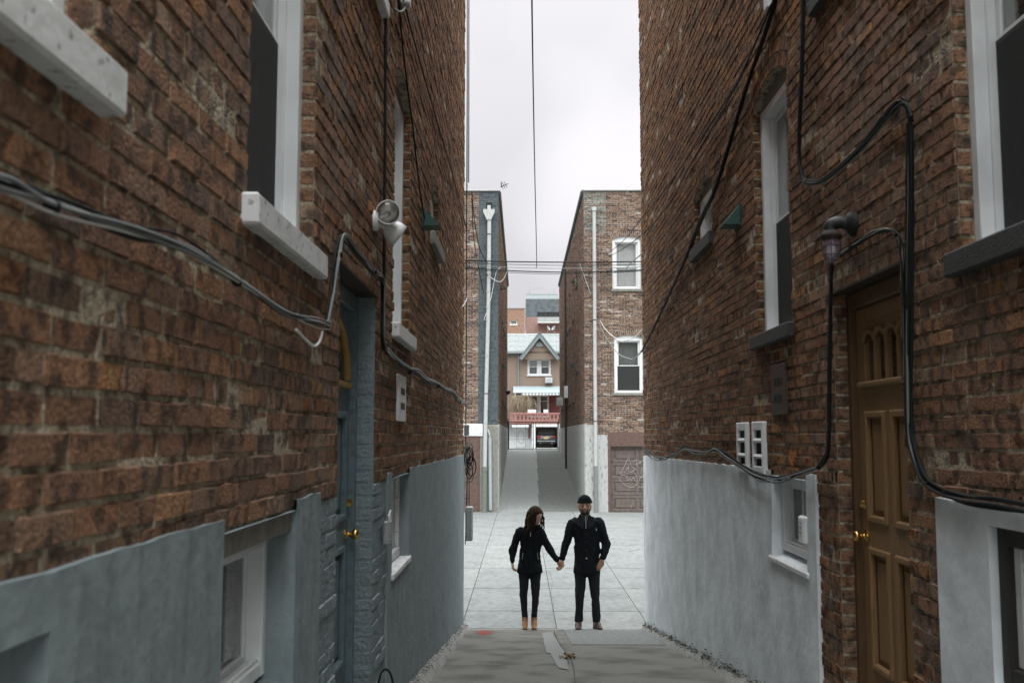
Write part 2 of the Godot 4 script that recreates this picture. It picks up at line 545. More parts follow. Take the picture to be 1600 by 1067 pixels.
# the mortar bed behind the bricks, with holes for the openings and their reveals
func bed(s, fr, u0, u1, v0, v1, ops, w = -0.0070):
	var us := [u0, u1]
	var vs := [v0, v1]
	for op in ops:
		for x in [op.u0, op.u1]:
			if x > u0 and x < u1: us.append(x)
		for x in [op.v0, op.v1, op.v1 + op.rise]:
			if x > v0 and x < v1: vs.append(x)
	us.sort(); vs.sort()
	for i in us.size() - 1:
		for j in vs.size() - 1:
			if us[i + 1] - us[i] < 1e-4 or vs[j + 1] - vs[j] < 1e-4: continue
			var uc = (us[i] + us[i + 1]) * 0.5
			var vc = (vs[j] + vs[j + 1]) * 0.5
			var hole := false
			for op in ops:
				if uc > op.u0 and uc < op.u1 and vc > op.v0 and vc < op.v1 + op.rise: hole = true
			if not hole: quad(s, at(fr, us[i], vs[j], w), at(fr, us[i + 1], vs[j], w), at(fr, us[i + 1], vs[j + 1], w), at(fr, us[i], vs[j + 1], w), fr.n)
	for op in ops:
		if op.u1 < u0 or op.u0 > u1 or op.v1 < v0: continue
		var b = -op.rd - 0.17
		var lo = maxf(op.v0, v0)
		quad(s, at(fr, op.u0 - 0.006, lo, w), at(fr, op.u0 - 0.006, op.v1, w), at(fr, op.u0 - 0.006, op.v1, b), at(fr, op.u0 - 0.006, lo, b), fr.u)
		quad(s, at(fr, op.u1 + 0.006, lo, w), at(fr, op.u1 + 0.006, op.v1, w), at(fr, op.u1 + 0.006, op.v1, b), at(fr, op.u1 + 0.006, lo, b), -fr.u)
		if op.v0 > v0: quad(s, at(fr, op.u0, op.v0, w), at(fr, op.u1, op.v0, w), at(fr, op.u1, op.v0, b), at(fr, op.u0, op.v0, b), Vector3.UP)
		var n := 12 if op.rise > 0 else 1
		for k in n:
			var a0 = op.u0 + (op.u1 - op.u0) * k / n
			var a1 = op.u0 + (op.u1 - op.u0) * (k + 1) / n
			var h0 = arch_v(op, a0)
			var h1 = arch_v(op, a1)
			var top = op.v1 + op.rise
			if op.rise > 0: quad(s, at(fr, a0, h0, w), at(fr, a1, h1, w), at(fr, a1, top + 0.0005, w), at(fr, a0, top + 0.0005, w), fr.n)
			quad(s, at(fr, a0, h0, w), at(fr, a1, h1, w), at(fr, a1, h1, b), at(fr, a0, h0, b), Vector3.DOWN)

func arch_v(op, u):
	if op.rise <= 0: return op.v1
	var a = arch_of(op)
	return a.cv + sqrt(maxf(0.0, a.r * a.r - (u - a.c) * (u - a.c)))

# hole in a wall: depths u0..u1, heights v0..v1 (spring of the arch), rise of the arch, depth of the reveal
func opening(u0, u1, v0, v1, rise = 0.0, rd = 0.06, base = 2.34, jamb = true):
	var sn = func(v): return base + round((v - base) / COURSE) * COURSE
	return {"u0": u0, "u1": u1, "v0": sn.call(v0), "v1": sn.call(v1), "rise": rise, "rd": rd, "jamb": jamb}

func bar(s, fr, u0, u1, v0, v1, w0, w1, bev = 0.004):
	box(s, at(fr, (u0 + u1) * 0.5, (v0 + v1) * 0.5, (w0 + w1) * 0.5), (fr.u.abs() * absf(u1 - u0) + Vector3.UP * absf(v1 - v0) + fr.n.abs() * absf(w1 - w0)), bev)

# double-hung window: window (frame) > sash (two), pane (two), screen, sill, head_board, curtain
func window(parent, fr, op, opt = {}):
	var wm = opt.get("mat", M.white_paint)
	var fw = opt.get("fw", 0.055)
	var f = -op.rd
	var s = begin()
	bar(s, fr, op.u0, op.u0 + fw, op.v0, op.v1, f - 0.16, f)
	bar(s, fr, op.u1 - fw, op.u1, op.v0, op.v1, f - 0.16, f)
	bar(s, fr, op.u0 + fw, op.u1 - fw, op.v0, op.v0 + fw * 0.7, f - 0.16, f - 0.002)
	bar(s, fr, op.u0 + fw, op.u1 - fw, op.v1 - fw, op.v1, f - 0.16, f - 0.002)
	bar(s, fr, op.u0 + fw, op.u0 + fw + 0.02, op.v0 + fw * 0.7, op.v1 - fw, f - 0.16, f - 0.05)
	bar(s, fr, op.u1 - fw - 0.02, op.u1 - fw, op.v0 + fw * 0.7, op.v1 - fw, f - 0.16, f - 0.05)
	var win = obj("window", s, wm, parent)
	if op.rise > 0:
		s = begin()
		var pts := [at(fr, op.u1, op.v1, f - 0.03), at(fr, op.u0, op.v1, f - 0.03)]
		for k in 13: pts.append(at(fr, op.u0 + (op.u1 - op.u0) * k / 12.0, arch_v(op, op.u0 + (op.u1 - op.u0) * k / 12.0) + (0.0 if k % 12 else 0.002), f - 0.03))
		slab(s, pts, fr.n, 0.028)
		obj("head_board", s, opt.get("head_mat", M.cement_old), win)
	var a0 = op.u0 + fw + 0.02
	var a1 = op.u1 - fw - 0.02
	var b0 = op.v0 + fw * 0.7
	var b1 = op.v1 - fw
	var mid = b0 + (b1 - b0) * opt.get("split", 0.5)
	var sw = opt.get("sash", 0.04)
	for k in 2:
		var c0 = b0 if k == 0 else mid - 0.02
		var c1 = mid + 0.02 if k == 0 else b1
		var w = f - 0.105 if k == 0 else f - 0.080
		s = begin()
		bar(s, fr, a0, a0 + sw, c0, c1, w - 0.022, w)
		bar(s, fr, a1 - sw, a1, c0, c1, w - 0.022, w)
		bar(s, fr, a0 + sw, a1 - sw, c0, c0 + sw, w - 0.022, w)
		bar(s, fr, a0 + sw, a1 - sw, c1 - sw, c1, w - 0.022, w)
		obj("sash", s, opt.get("sash_mat", wm), win)
		s = begin()
		bar(s, fr, a0 + sw, a1 - sw, c0 + sw, c1 - sw, w - 0.013, w - 0.009, 0)
		obj("pane", s, M.glass, win)
	if opt.get("screen", false):
		s = begin()
		bar(s, fr, a0 - 0.005, a1 + 0.005, b0 + 0.03, mid, f - 0.081, f - 0.078, 0)
		obj("insect_screen", s, M.screen, win)
	if opt.has("curtain"):
		for half in opt.curtain:
			s = begin(true)
			var c0 = b0 if half[0] == 0 else mid
			var c1 = mid if half[0] == 0 else b1
			var n := 28
			for k in n:
				var p0 = at(fr, lerpf(a0, a1, float(k) / n), 0, f - 0.20 + 0.012 * sin(k * 1.7))
				var p1 = at(fr, lerpf(a0, a1, float(k + 1) / n), 0, f - 0.20 + 0.012 * sin((k + 1) * 1.7))
				quad(s, p0 + Vector3.UP * c0, p1 + Vector3.UP * c0, p1 + Vector3.UP * c1, p0 + Vector3.UP * c1, fr.n)
			obj("curtain", s, half[1], win)
	if opt.get("sill_mat", null):
		var sp = opt.get("sill_out", 0.05)
		var h = opt.get("sill_h", 0.095)
		s = begin()
		box(s, at(fr, (op.u0 + op.u1) * 0.5, op.v0 - h * 0.5 + 0.006, (sp + f) * 0.5 - 0.004), fr.u.abs() * (op.u1 - op.u0 + 0.1) + Vector3.UP * h + fr.n.abs() * (sp - f), 0.008)
		obj("sill", s, opt.sill_mat, win)
	return win

# sliding basement window
func slider(parent, fr, u0, u1, v0, v1, w, wm, dark_half):
	var s = begin()
	var fw := 0.05
	bar(s, fr, u0, u0 + fw, v0, v1, w - 0.09, w)
	bar(s, fr, u1 - fw, u1, v0, v1, w - 0.09, w)
	bar(s, fr, u0 + fw, u1 - fw, v0, v0 + fw, w - 0.09, w - 0.002)
	bar(s, fr, u0 + fw, u1 - fw, v1 - fw, v1, w - 0.09, w - 0.002)
	bar(s, fr, u0 + fw, u1 - fw, v0 + fw, v0 + fw + 0.015, w - 0.03, w - 0.012)
	var win = obj("window", s, wm, parent)
	var m = (u0 + u1) * 0.5
	for k in 2:
		var a = u0 + fw if k == 0 else m - 0.015
		var b = m + 0.015 if k == 0 else u1 - fw
		var ww = w - (0.03 if k == dark_half else 0.055)
		s = begin()
		bar(s, fr, a, a + 0.028, v0 + fw, v1 - fw, ww - 0.02, ww)
		bar(s, fr, b - 0.028, b, v0 + fw, v1 - fw, ww - 0.02, ww)
		bar(s, fr, a + 0.028, b - 0.028, v0 + fw, v0 + fw + 0.028, ww - 0.02, ww)
		bar(s, fr, a + 0.028, b - 0.028, v1 - fw - 0.028, v1 - fw, ww - 0.02, ww)
		obj("sash", s, wm, win)
		s = begin()
		bar(s, fr, a + 0.028, b - 0.028, v0 + fw + 0.028, v1 - fw - 0.028, ww - 0.012, ww - 0.009, 0)
		obj("pane", s, M.glass, win)
		if k != dark_half:
			s = begin()
			bar(s, fr, a, b, v0 + fw, v1 - fw, ww - 0.12, ww - 0.11, 0)
			obj("curtain", s, M.curtain_grey, win)
	return win

# rendered plinth from the ground to top, with uneven surface, ragged upper edge and holes
func stucco(called, parent, fr, u0, u1, bottom, top, ops, m, rag = 0.008, w = 0.012, rdep = 0.14):
	var s = begin(true)
	var us := []
	var n = int(ceil((u1 - u0) / 0.07))
	for i in n + 1: us.append(u0 + (u1 - u0) * i / n)
	for op in ops:
		for e in [op[0], op[1]]:
			if e > u0 and e < u1: us.append(e)
	us.sort()
	var sf = func(u, v): return at(fr, u, v, w + wob.get_noise_2d(u * 55.0 + fr.o.x * 77, v * 40.0) * 0.007 + wob.get_noise_2d(u * 260.0, v * 230.0 + 50) * 0.003)
	var tp = func(u): return (top.call(u) if top is Callable else top) + wob.get_noise_2d(u * 420.0, fr.o.x * 100.0) * rag
	for i in us.size() - 1:
		var a = us[i]
		var b = us[i + 1]
		if b - a < 1e-4: continue
		var uc = (a + b) * 0.5
		var lo = bottom.call(uc) - 0.15
		var segs := [[lo, 99.0]]
		for op in ops:
			if uc > op[0] and uc < op[1]:
				segs = [[lo, op[2]], [op[3], 99.0]]
		for sg in segs:
			if sg[0] > tp.call(uc) - 0.06: continue
			var m0 = 10
			for k in m0:
				var f0 = float(k) / m0
				var f1 = float(k + 1) / m0
				var ta = tp.call(a) if sg[1] > 50 else sg[1]
				var tb = tp.call(b) if sg[1] > 50 else sg[1]
				quad(s, sf.call(a, lerpf(sg[0], ta, f0)), sf.call(b, lerpf(sg[0], tb, f0)), sf.call(b, lerpf(sg[0], tb, f1)), sf.call(a, lerpf(sg[0], ta, f1)), fr.n)
			if sg[1] > 50:
				s.set_smooth_group(2)
				quad(s, sf.call(a, tp.call(a)), sf.call(b, tp.call(b)), at(fr, b, tp.call(b), -0.02), at(fr, a, tp.call(a), -0.02), Vector3.UP)
				s.set_smooth_group(0)
	s.set_smooth_group(3)
	for e in [u0, u1]:
		var lo = bottom.call(e) - 0.15
		for k in 10:
			var f0 = lerpf(lo, tp.call(e), k / 10.0)
			var f1 = lerpf(lo, tp.call(e), (k + 1) / 10.0)
			quad(s, sf.call(e, f0), sf.call(e, f1), at(fr, e, f1, -0.03), at(fr, e, f0, -0.03), fr.u if e == u1 else -fr.u)
	for op in ops:
		var b = -rdep
		for k in 8:
			var f0 = lerpf(op[2], op[3], k / 8.0)
			var f1 = lerpf(op[2], op[3], (k + 1) / 8.0)
			s.set_smooth_group(4)
			quad(s, sf.call(op[0], f0), sf.call(op[0], f1), at(fr, op[0], f1, b), at(fr, op[0], f0, b), fr.u)
			s.set_smooth_group(5)
			quad(s, sf.call(op[1], f0), sf.call(op[1], f1), at(fr, op[1], f1, b), at(fr, op[1], f0, b), -fr.u)
			var g0 = lerpf(op[0], op[1], k / 8.0)
			var g1 = lerpf(op[0], op[1], (k + 1) / 8.0)
			s.set_smooth_group(6)
			quad(s, sf.call(g0, op[2]), sf.call(g1, op[2]), at(fr, g1, op[2] + 0.035, b), at(fr, g0, op[2] + 0.035, b), Vector3.UP)
			s.set_smooth_group(7)
			quad(s, sf.call(g0, op[3]), sf.call(g1, op[3]), at(fr, g1, op[3], b), at(fr, g0, op[3], b), Vector3.DOWN)
	return obj(called, s, m, parent)

func ground_y(d):
	if d < 0.5: return 1.62
	if d < REAR: return (REAR - d) * 0.1222 * (1.0 if d > 0.5 else 1.0)
	if d < FAR: return 0.0
	if d < FEND: return (d - FAR) * 1.76 / (FEND - FAR)
	return 1.76

# ---------------------------------------------------------------- the two buildings beside the alley
func door_leaf(parent, fr, u0, u1, v0, v1, w, arched):
	var wood = M.door_blue if arched else M.wood_brown
	var s = begin()
	bar(s, fr, u0, u0 + 0.05, v0, v1, w - 0.10, w + 0.035, 0.006)
	bar(s, fr, u1 - 0.05, u1, v0, v1, w - 0.10, w + 0.035, 0.006)
	bar(s, fr, u0 + 0.05, u1 - 0.05, v1 - 0.09, v1, w - 0.10, w + 0.033, 0.006)
	bar(s, fr, u0 + 0.05, u1 - 0.05, v0, v0 + 0.04, w - 0.10, w + 0.05, 0.006)
	var fra = obj("door_frame", s, M.door_blue if arched else M.wood_dark, parent)
	fra.name = "door_frame"
	var a = u0 + 0.052
	var b = u1 - 0.052
	var c = (a + b) * 0.5
	var top = v1 - 0.092
	s = begin()
	var st := 0.115
	var cols := [[a + st, c - 0.05], [c + 0.05, b - st]]
	var rows := [[1.43, 2.02], [2.17, 2.71]]
	bar(s, fr, a, a + st, v0 + 0.045, top, w - 0.045, w, 0.003)
	bar(s, fr, b - st, b, v0 + 0.045, top, w - 0.045, w, 0.003)
	bar(s, fr, a + st, b - st, v0 + 0.045, 1.43, w - 0.045, w - 0.0005, 0.003)
	bar(s, fr, a + st, b - st, 2.02, 2.17, w - 0.045, w - 0.0005, 0.003)
	bar(s, fr, a + st, b - st, 2.71, 2.87, w - 0.045, w - 0.0005, 0.003)
	bar(s, fr, c - 0.05, c + 0.05, 1.43, 2.02, w - 0.045, w - 0.001, 0.003)
	bar(s, fr, c - 0.05, c + 0.05, 2.17, 2.71, w - 0.045, w - 0.001, 0.003)
	bar(s, fr, a + st, b - st, 3.19, top, w - 0.045, w - 0.0005, 0.003)
	var leaf = obj("door", s, wood, parent)
	for r in rows:
		for k in cols:
			s = begin()
			bar(s, fr, k[0], k[1], r[0], r[1], w - 0.034, w - 0.022, 0)
			bar(s, fr, k[0] + 0.05, k[1] - 0.05, r[0] + 0.05, r[1] - 0.05, w - 0.024, w - 0.010, 0.010)
			obj("panel", s, wood, leaf)
			s = begin()
			for e in [[k[0] - 0.012, k[0] + 0.024, r[0] - 0.012, r[1] + 0.012], [k[1] - 0.024, k[1] + 0.012, r[0] - 0.012, r[1] + 0.012]]:
				bar(s, fr, e[0], e[1], e[2], e[3], w - 0.02, w + 0.014, 0.008)
			for e in [[k[0] + 0.02, k[1] - 0.02, r[0] - 0.012, r[0] + 0.024], [k[0] + 0.02, k[1] - 0.02, r[1] - 0.024, r[1] + 0.012]]:
				bar(s, fr, e[0], e[1], e[2], e[3], w - 0.02, w + 0.013, 0.008)
			obj("moulding", s, wood, leaf)
	s = begin()
	bar(s, fr, a + 0.06, b - 0.06, 2.845, 2.875, w - 0.01, w + 0.03, 0.008)
	obj("ledge", s, M.yellow_wood if arched else wood, leaf)
	s = begin()
	bar(s, fr, a + st, b - st, 2.87, 3.19, w - 0.030, w - 0.026, 0)
	obj("pane", s, M.glass, leaf)
	var l0 = a + st
	var wid = b - a - 2.0 * st
	if arched:
		s = begin(true)
		var pts := []
		for k in 17: pts.append(at(fr, c - cos(PI * k / 16.0) * (wid * 0.5 - 0.0), 2.89 + sin(PI * k / 16.0) * 0.29, w + 0.004))
		tube(s, pts, 0.022, 8)
		obj("arch_moulding", s, M.yellow_wood, leaf)
		s = begin(true)
		for t in [0.25, 0.5, 0.75]: tube(s, [at(fr, c, 2.89, w - 0.01), at(fr, c - cos(PI * t) * wid * 0.48, 2.89 + sin(PI * t) * 0.27, w - 0.01)], 0.009, 6)
		obj("glazing_bars", s, M.yellow_wood, leaf)
		s = begin()
		pts = []
		for k in 17: pts.append(at(fr, c - cos(PI * k / 16.0) * wid * 0.5, 2.87 + sin(PI * k / 16.0) * 0.31, w - 0.025))
		pts.append(at(fr, b - st, 3.19, w - 0.025)); pts.append(at(fr, a + st, 3.19, w - 0.025))
		slab(s, pts, fr.n, 0.022)
		obj("spandrel", s, wood, leaf)
	else:
		for k in 4:
			var q0 = l0 + wid * k / 4.0
			var q1 = l0 + wid * (k + 1) / 4.0
			s = begin(true)
			var pts := []
			for j in 9: pts.append(at(fr, (q0 + q1) * 0.5 - cos(PI * j / 8.0) * wid / 8.0, 3.08 + sin(PI * j / 8.0) * 0.055, w + 0.002))
			tube(s, pts, 0.014, 6)
			obj("arch_moulding", s, wood, leaf)
			s = begin()
			pts = []
			for j in 9: pts.append(at(fr, (q0 + q1) * 0.5 - cos(PI * j / 8.0) * wid / 8.0, 3.08 + sin(PI * j / 8.0) * 0.055, w - 0.026))
			pts.append(at(fr, q1, 3.19, w - 0.026)); pts.append(at(fr, q0, 3.19, w - 0.026))
			slab(s, pts, fr.n, 0.018)
			obj("spandrel", s, wood, leaf)
			if k > 0:
				s = begin()
				bar(s, fr, q0 - 0.013, q0 + 0.013, 2.87, 3.10, w - 0.03, w + 0.006, 0.006)
				obj("mullion", s, wood, leaf)
	for y in [2.08, 2.245]:
		s = begin(true)
		lathe(s, at(fr, b - 0.062, y, w - 0.001), fr.n, [[0.0, 0.0], [0.034, 0.0, 1], [0.034, 0.006], [0.014, 0.012], [0.012, 0.03], [0.026, 0.042], [0.030, 0.056], [0.022, 0.07], [0.0, 0.074]] if y < 2.2 else [[0.0, 0.0], [0.030, 0.0, 1], [0.030, 0.008], [0.021, 0.014], [0.019, 0.032], [0.0, 0.034]], 16)
		obj("door_knob" if y < 2.2 else "lock", s, M.brass, leaf)

func near_building(left):
	var fr = frame(Vector3(LX, 0, 0), Vector3(0, 0, -1), Vector3(1, 0, 0)) if left else frame(Vector3(RX, 0, 0), Vector3(0, 0, -1), Vector3(-1, 0, 0))
	var top := 10.45
	var b = thing("brick_building", "dark brick building with grey-blue plinth, floodlight and blue door beside the alley" if left else "dark brick building with white plinth and brown panelled door beside the alley", "building", Vector3(LX if left else RX, 0, -REAR))
	var r := RandomNumberGenerator.new()
	r.seed = 11 if left else 23
	var ops := [opening(2.85, 3.78, 3.30, 4.92, 0.11), opening(6.15, 7.08, 3.30, 4.92, 0.11), opening(8.63, 9.55, 4.40, 4.86, 0.11), opening(4.6, 5.45, 5.06, 6.6, 0.1)]
	if left: ops.append(opening(0.86, 1.80, 3.30, 4.92, 0.11))
	for up in [[2.85, 3.78], [6.15, 7.08], [0.86, 1.8]]: ops.append(opening(up[0], up[1], 6.8, 8.34, 0.1))
	var d_op = opening(4.35, 5.42, 0.98, 3.33, 0.0, 0.13, 2.34, not left) if left else opening(4.40, 5.36, 0.98, 3.33, 0.0, 0.11)
	var base := []
	if left: base = [opening(0.9, 1.70, 1.74, 2.34, 0, 0.14, 2.34, false), opening(2.66, 3.53, 1.74, 2.34, 0, 0.14, 2.34, false), opening(6.12, 7.05, 1.74, 2.34, 0, 0.14, 2.34, false)]
	else: base = [opening(2.75, 3.62, 1.74, 2.34, 0, 0.14, 2.34, false), opening(5.88, 6.72, 1.80, 2.34, 0, 0.14, 2.34, false)]
	var all = ops + [d_op] + base
	var s = begin()
	bed(s, fr, -1.2, REAR, -0.4, top, all)
	var bx = LX - 7.0 if left else RX + 7.0
	var fx = LX - 0.0070 if left else RX + 0.0070
	var out = Vector3(1, 0, 0) if left else Vector3(-1, 0, 0)
	quad(s, Vector3(bx, -0.4, 1.2), Vector3(bx, top, 1.2), Vector3(bx, top, -REAR), Vector3(bx, -0.4, -REAR), -out)
	quad(s, Vector3(bx, -0.4, -REAR), Vector3(fx, -0.4, -REAR), Vector3(fx, top, -REAR), Vector3(bx, top, -REAR), Vector3(0, 0, -1))
	quad(s, Vector3(bx, -0.4, 1.2), Vector3(fx, -0.4, 1.2), Vector3(fx, top, 1.2), Vector3(bx, top, 1.2), Vector3(0, 0, 1))
	obj("wall", s, M.mortar, b)
	s = begin()
	span(s, Vector3(minf(bx, fx), top + 0.004, -REAR), Vector3(maxf(bx, fx), top + 0.2, 1.2), 0.02)
	obj("roof", s, M.roof_tar, b)
	var list := []
	bricks(list, fr, -0.4 if left else 1.2, REAR, 2.34, top, ops + [d_op], r, PAL)
	if not left:
		bricks(list, fr, 4.05, 5.73, 2.34 - 22 * COURSE, 2.34, [d_op], r, PAL)
	finish(b, list, PAL, 300)
	if left:
		list = []
		d_op.jamb = true
		bricks(list, fr, 3.93, 5.95, 2.34 - 22 * COURSE, 2.34, [d_op], r, PAL)
		var f2 = d_op.duplicate()
		bricks(list, fr, 4.40, 5.40, 2.34, 3.33, [f2], r, PAL)
		finish(b, list, PAL, 250, M.paint_brick)
		s = begin()
		for e in [[3.93, 4.345], [5.425, 5.95]]: quad(s, at(fr, e[0], 0.7, -0.003), at(fr, e[1], 0.7, -0.003), at(fr, e[1], 2.336, -0.003), at(fr, e[0], 2.336, -0.003), fr.n)
		quad(s, at(fr, 4.3465, 0.7, -0.004), at(fr, 4.3465, 3.32, -0.004), at(fr, 4.3465, 3.32, -0.2), at(fr, 4.3465, 0.7, -0.2), fr.u)
		quad(s, at(fr, 5.4235, 0.7, -0.004), at(fr, 5.4235, 3.32, -0.004), at(fr, 5.4235, 3.32, -0.2), at(fr, 5.4235, 0.7, -0.2), -fr.u)
		obj("painted_joints", s, M.paint_brick, b)
	var gy = func(d): return ground_y(d)
	# windows
	var sill = M.white_worn if left else M.dark_stone
	for k in ops.size():
		var opt := {"sill_mat": sill, "screen": true, "sill_h": 0.095}
		if k == 2: opt = {"sill_mat": M.cement_old if left else sill, "fw": 0.05, "curtain": [[0, M.curtain], [1, M.curtain]], "sill_h": 0.12}
		if k == 1 and not left: opt["curtain"] = [[1, M.curtain]]
		window(b, fr, ops[k], opt)
	# iron lintel over the door
	s = begin()
	bar(s, fr, d_op.u0 - 0.05, d_op.u1 + 0.05, d_op.v1 - 0.004, d_op.v1 + 0.008, -0.12, 0.004, 0.001)
	obj("lintel", s, M.iron_rust, b)
	door_leaf(b, fr, d_op.u0, d_op.u1, 1.02, d_op.v1 - 0.006, -d_op.rd, left)
	s = begin()
	bar(s, fr, d_op.u0 - 0.02, d_op.u1 + 0.02, 0.5, 1.018, -0.25, 0.05, 0.01)
	obj("door_step", s, M.kerb, b)
	if left:
		var tops = func(u): return 2.376 - maxf(0.0, u - 6.0) * 0.006
		stucco("plinth", b, fr, -1.0, 3.95, gy, tops, [[0.91, 1.69, 1.74, 2.275], [2.67, 3.52, 1.74, 2.338]], M.stucco_blue, 0.007)
		stucco("plinth", b, fr, 5.93, REAR, gy, tops, [[6.13, 7.04, 1.74, 2.338]], M.stucco_blue, 0.008)
		slider(b, fr, 0.9, 1.70, 1.76, 2.28, -0.09, M.white_paint, 0)
		slider(b, fr, 2.66, 3.53, 1.78, 2.265, -0.09, M.white_paint, 0)
		s = begin()
		bar(s, fr, 2.645, 3.545, 2.266, 2.346, -0.15, -0.008, 0.004)
		obj("lintel_block", s, M.cement_old, b)
		s = begin()
		bar(s, fr, 6.13, 7.04, 1.77, 2.335, -0.10, -0.085, 0.003)
		bar(s, fr, 6.13, 7.04, 1.77, 1.83, -0.085, -0.05, 0.006)
		bar(s, fr, 6.13, 6.19, 1.83, 2.335, -0.085, -0.055, 0.006)
		bar(s, fr, 6.98, 7.04, 1.83, 2.335, -0.085, -0.055, 0.006)
		obj("boarded_window", s, M.white_worn, b)
		s = begin()
		bar(s, fr, 6.10, 7.07, 1.725, 1.765, -0.08, 0.028, 0.006)
		obj("sill", s, M.white_worn, b)
	else:
		var tops = func(u): return 2.375 - maxf(0.0, u - 6.0) * 0.007
		stucco("plinth", b, fr, 1.4, 4.06, gy, func(_u): return 2.352, [[2.76, 3.61, 1.72, 2.28]], M.stucco_white, 0.010, 0.016)
		stucco("plinth", b, fr, 5.71, REAR, gy, tops, [[5.89, 6.71, 1.80, 2.335]], M.stucco_white, 0.008, 0.016)
		s = begin()
		for e in [[2.762, 2.83, 1.735, 2.278], [3.54, 3.608, 1.735, 2.278], [2.83, 3.54, 1.735, 1.80], [2.83, 3.54, 2.215, 2.278]]: bar(s, fr, e[0], e[1], e[2], e[3], -0.10, -0.012, 0.005)
		obj("window_surround", s, M.wood_black, b)
		slider(b, fr, 2.832, 3.538, 1.802, 2.213, -0.035, M.white_paint, 0)
		slider(b, fr, 5.895, 6.705, 1.85, 2.33, -0.045, M.white_paint, 0)
		s = begin()
		bar(s, fr, 5.86, 6.76, 1.772, 1.806, -0.06, 0.035, 0.006)
		obj("sill", s, M.white_worn, b)
	# clay coping along the roof edge
	s = begin(true)
	var cx = LX - 0.06 if left else RX + 0.06
	tube(s, [Vector3(cx, top + 0.19, 1.2), Vector3(cx, top + 0.19, -REAR)], 0.12, 10)
	obj("coping", s, M.coping_dark, b)

# ---------------------------------------------------------------- the two buildings behind the court
func coping_tile():
	var s = begin(true)
	lathe(s, Vector3.ZERO, Vector3(0, 0, -1), [[0.0, 0.0], [0.10, 0.0, 1], [0.13, 0.02], [0.13, 0.07], [0.105, 0.09], [0.10, 0.40], [0.0, 0.40]], 10)
	s.generate_normals()
	return s.commit()

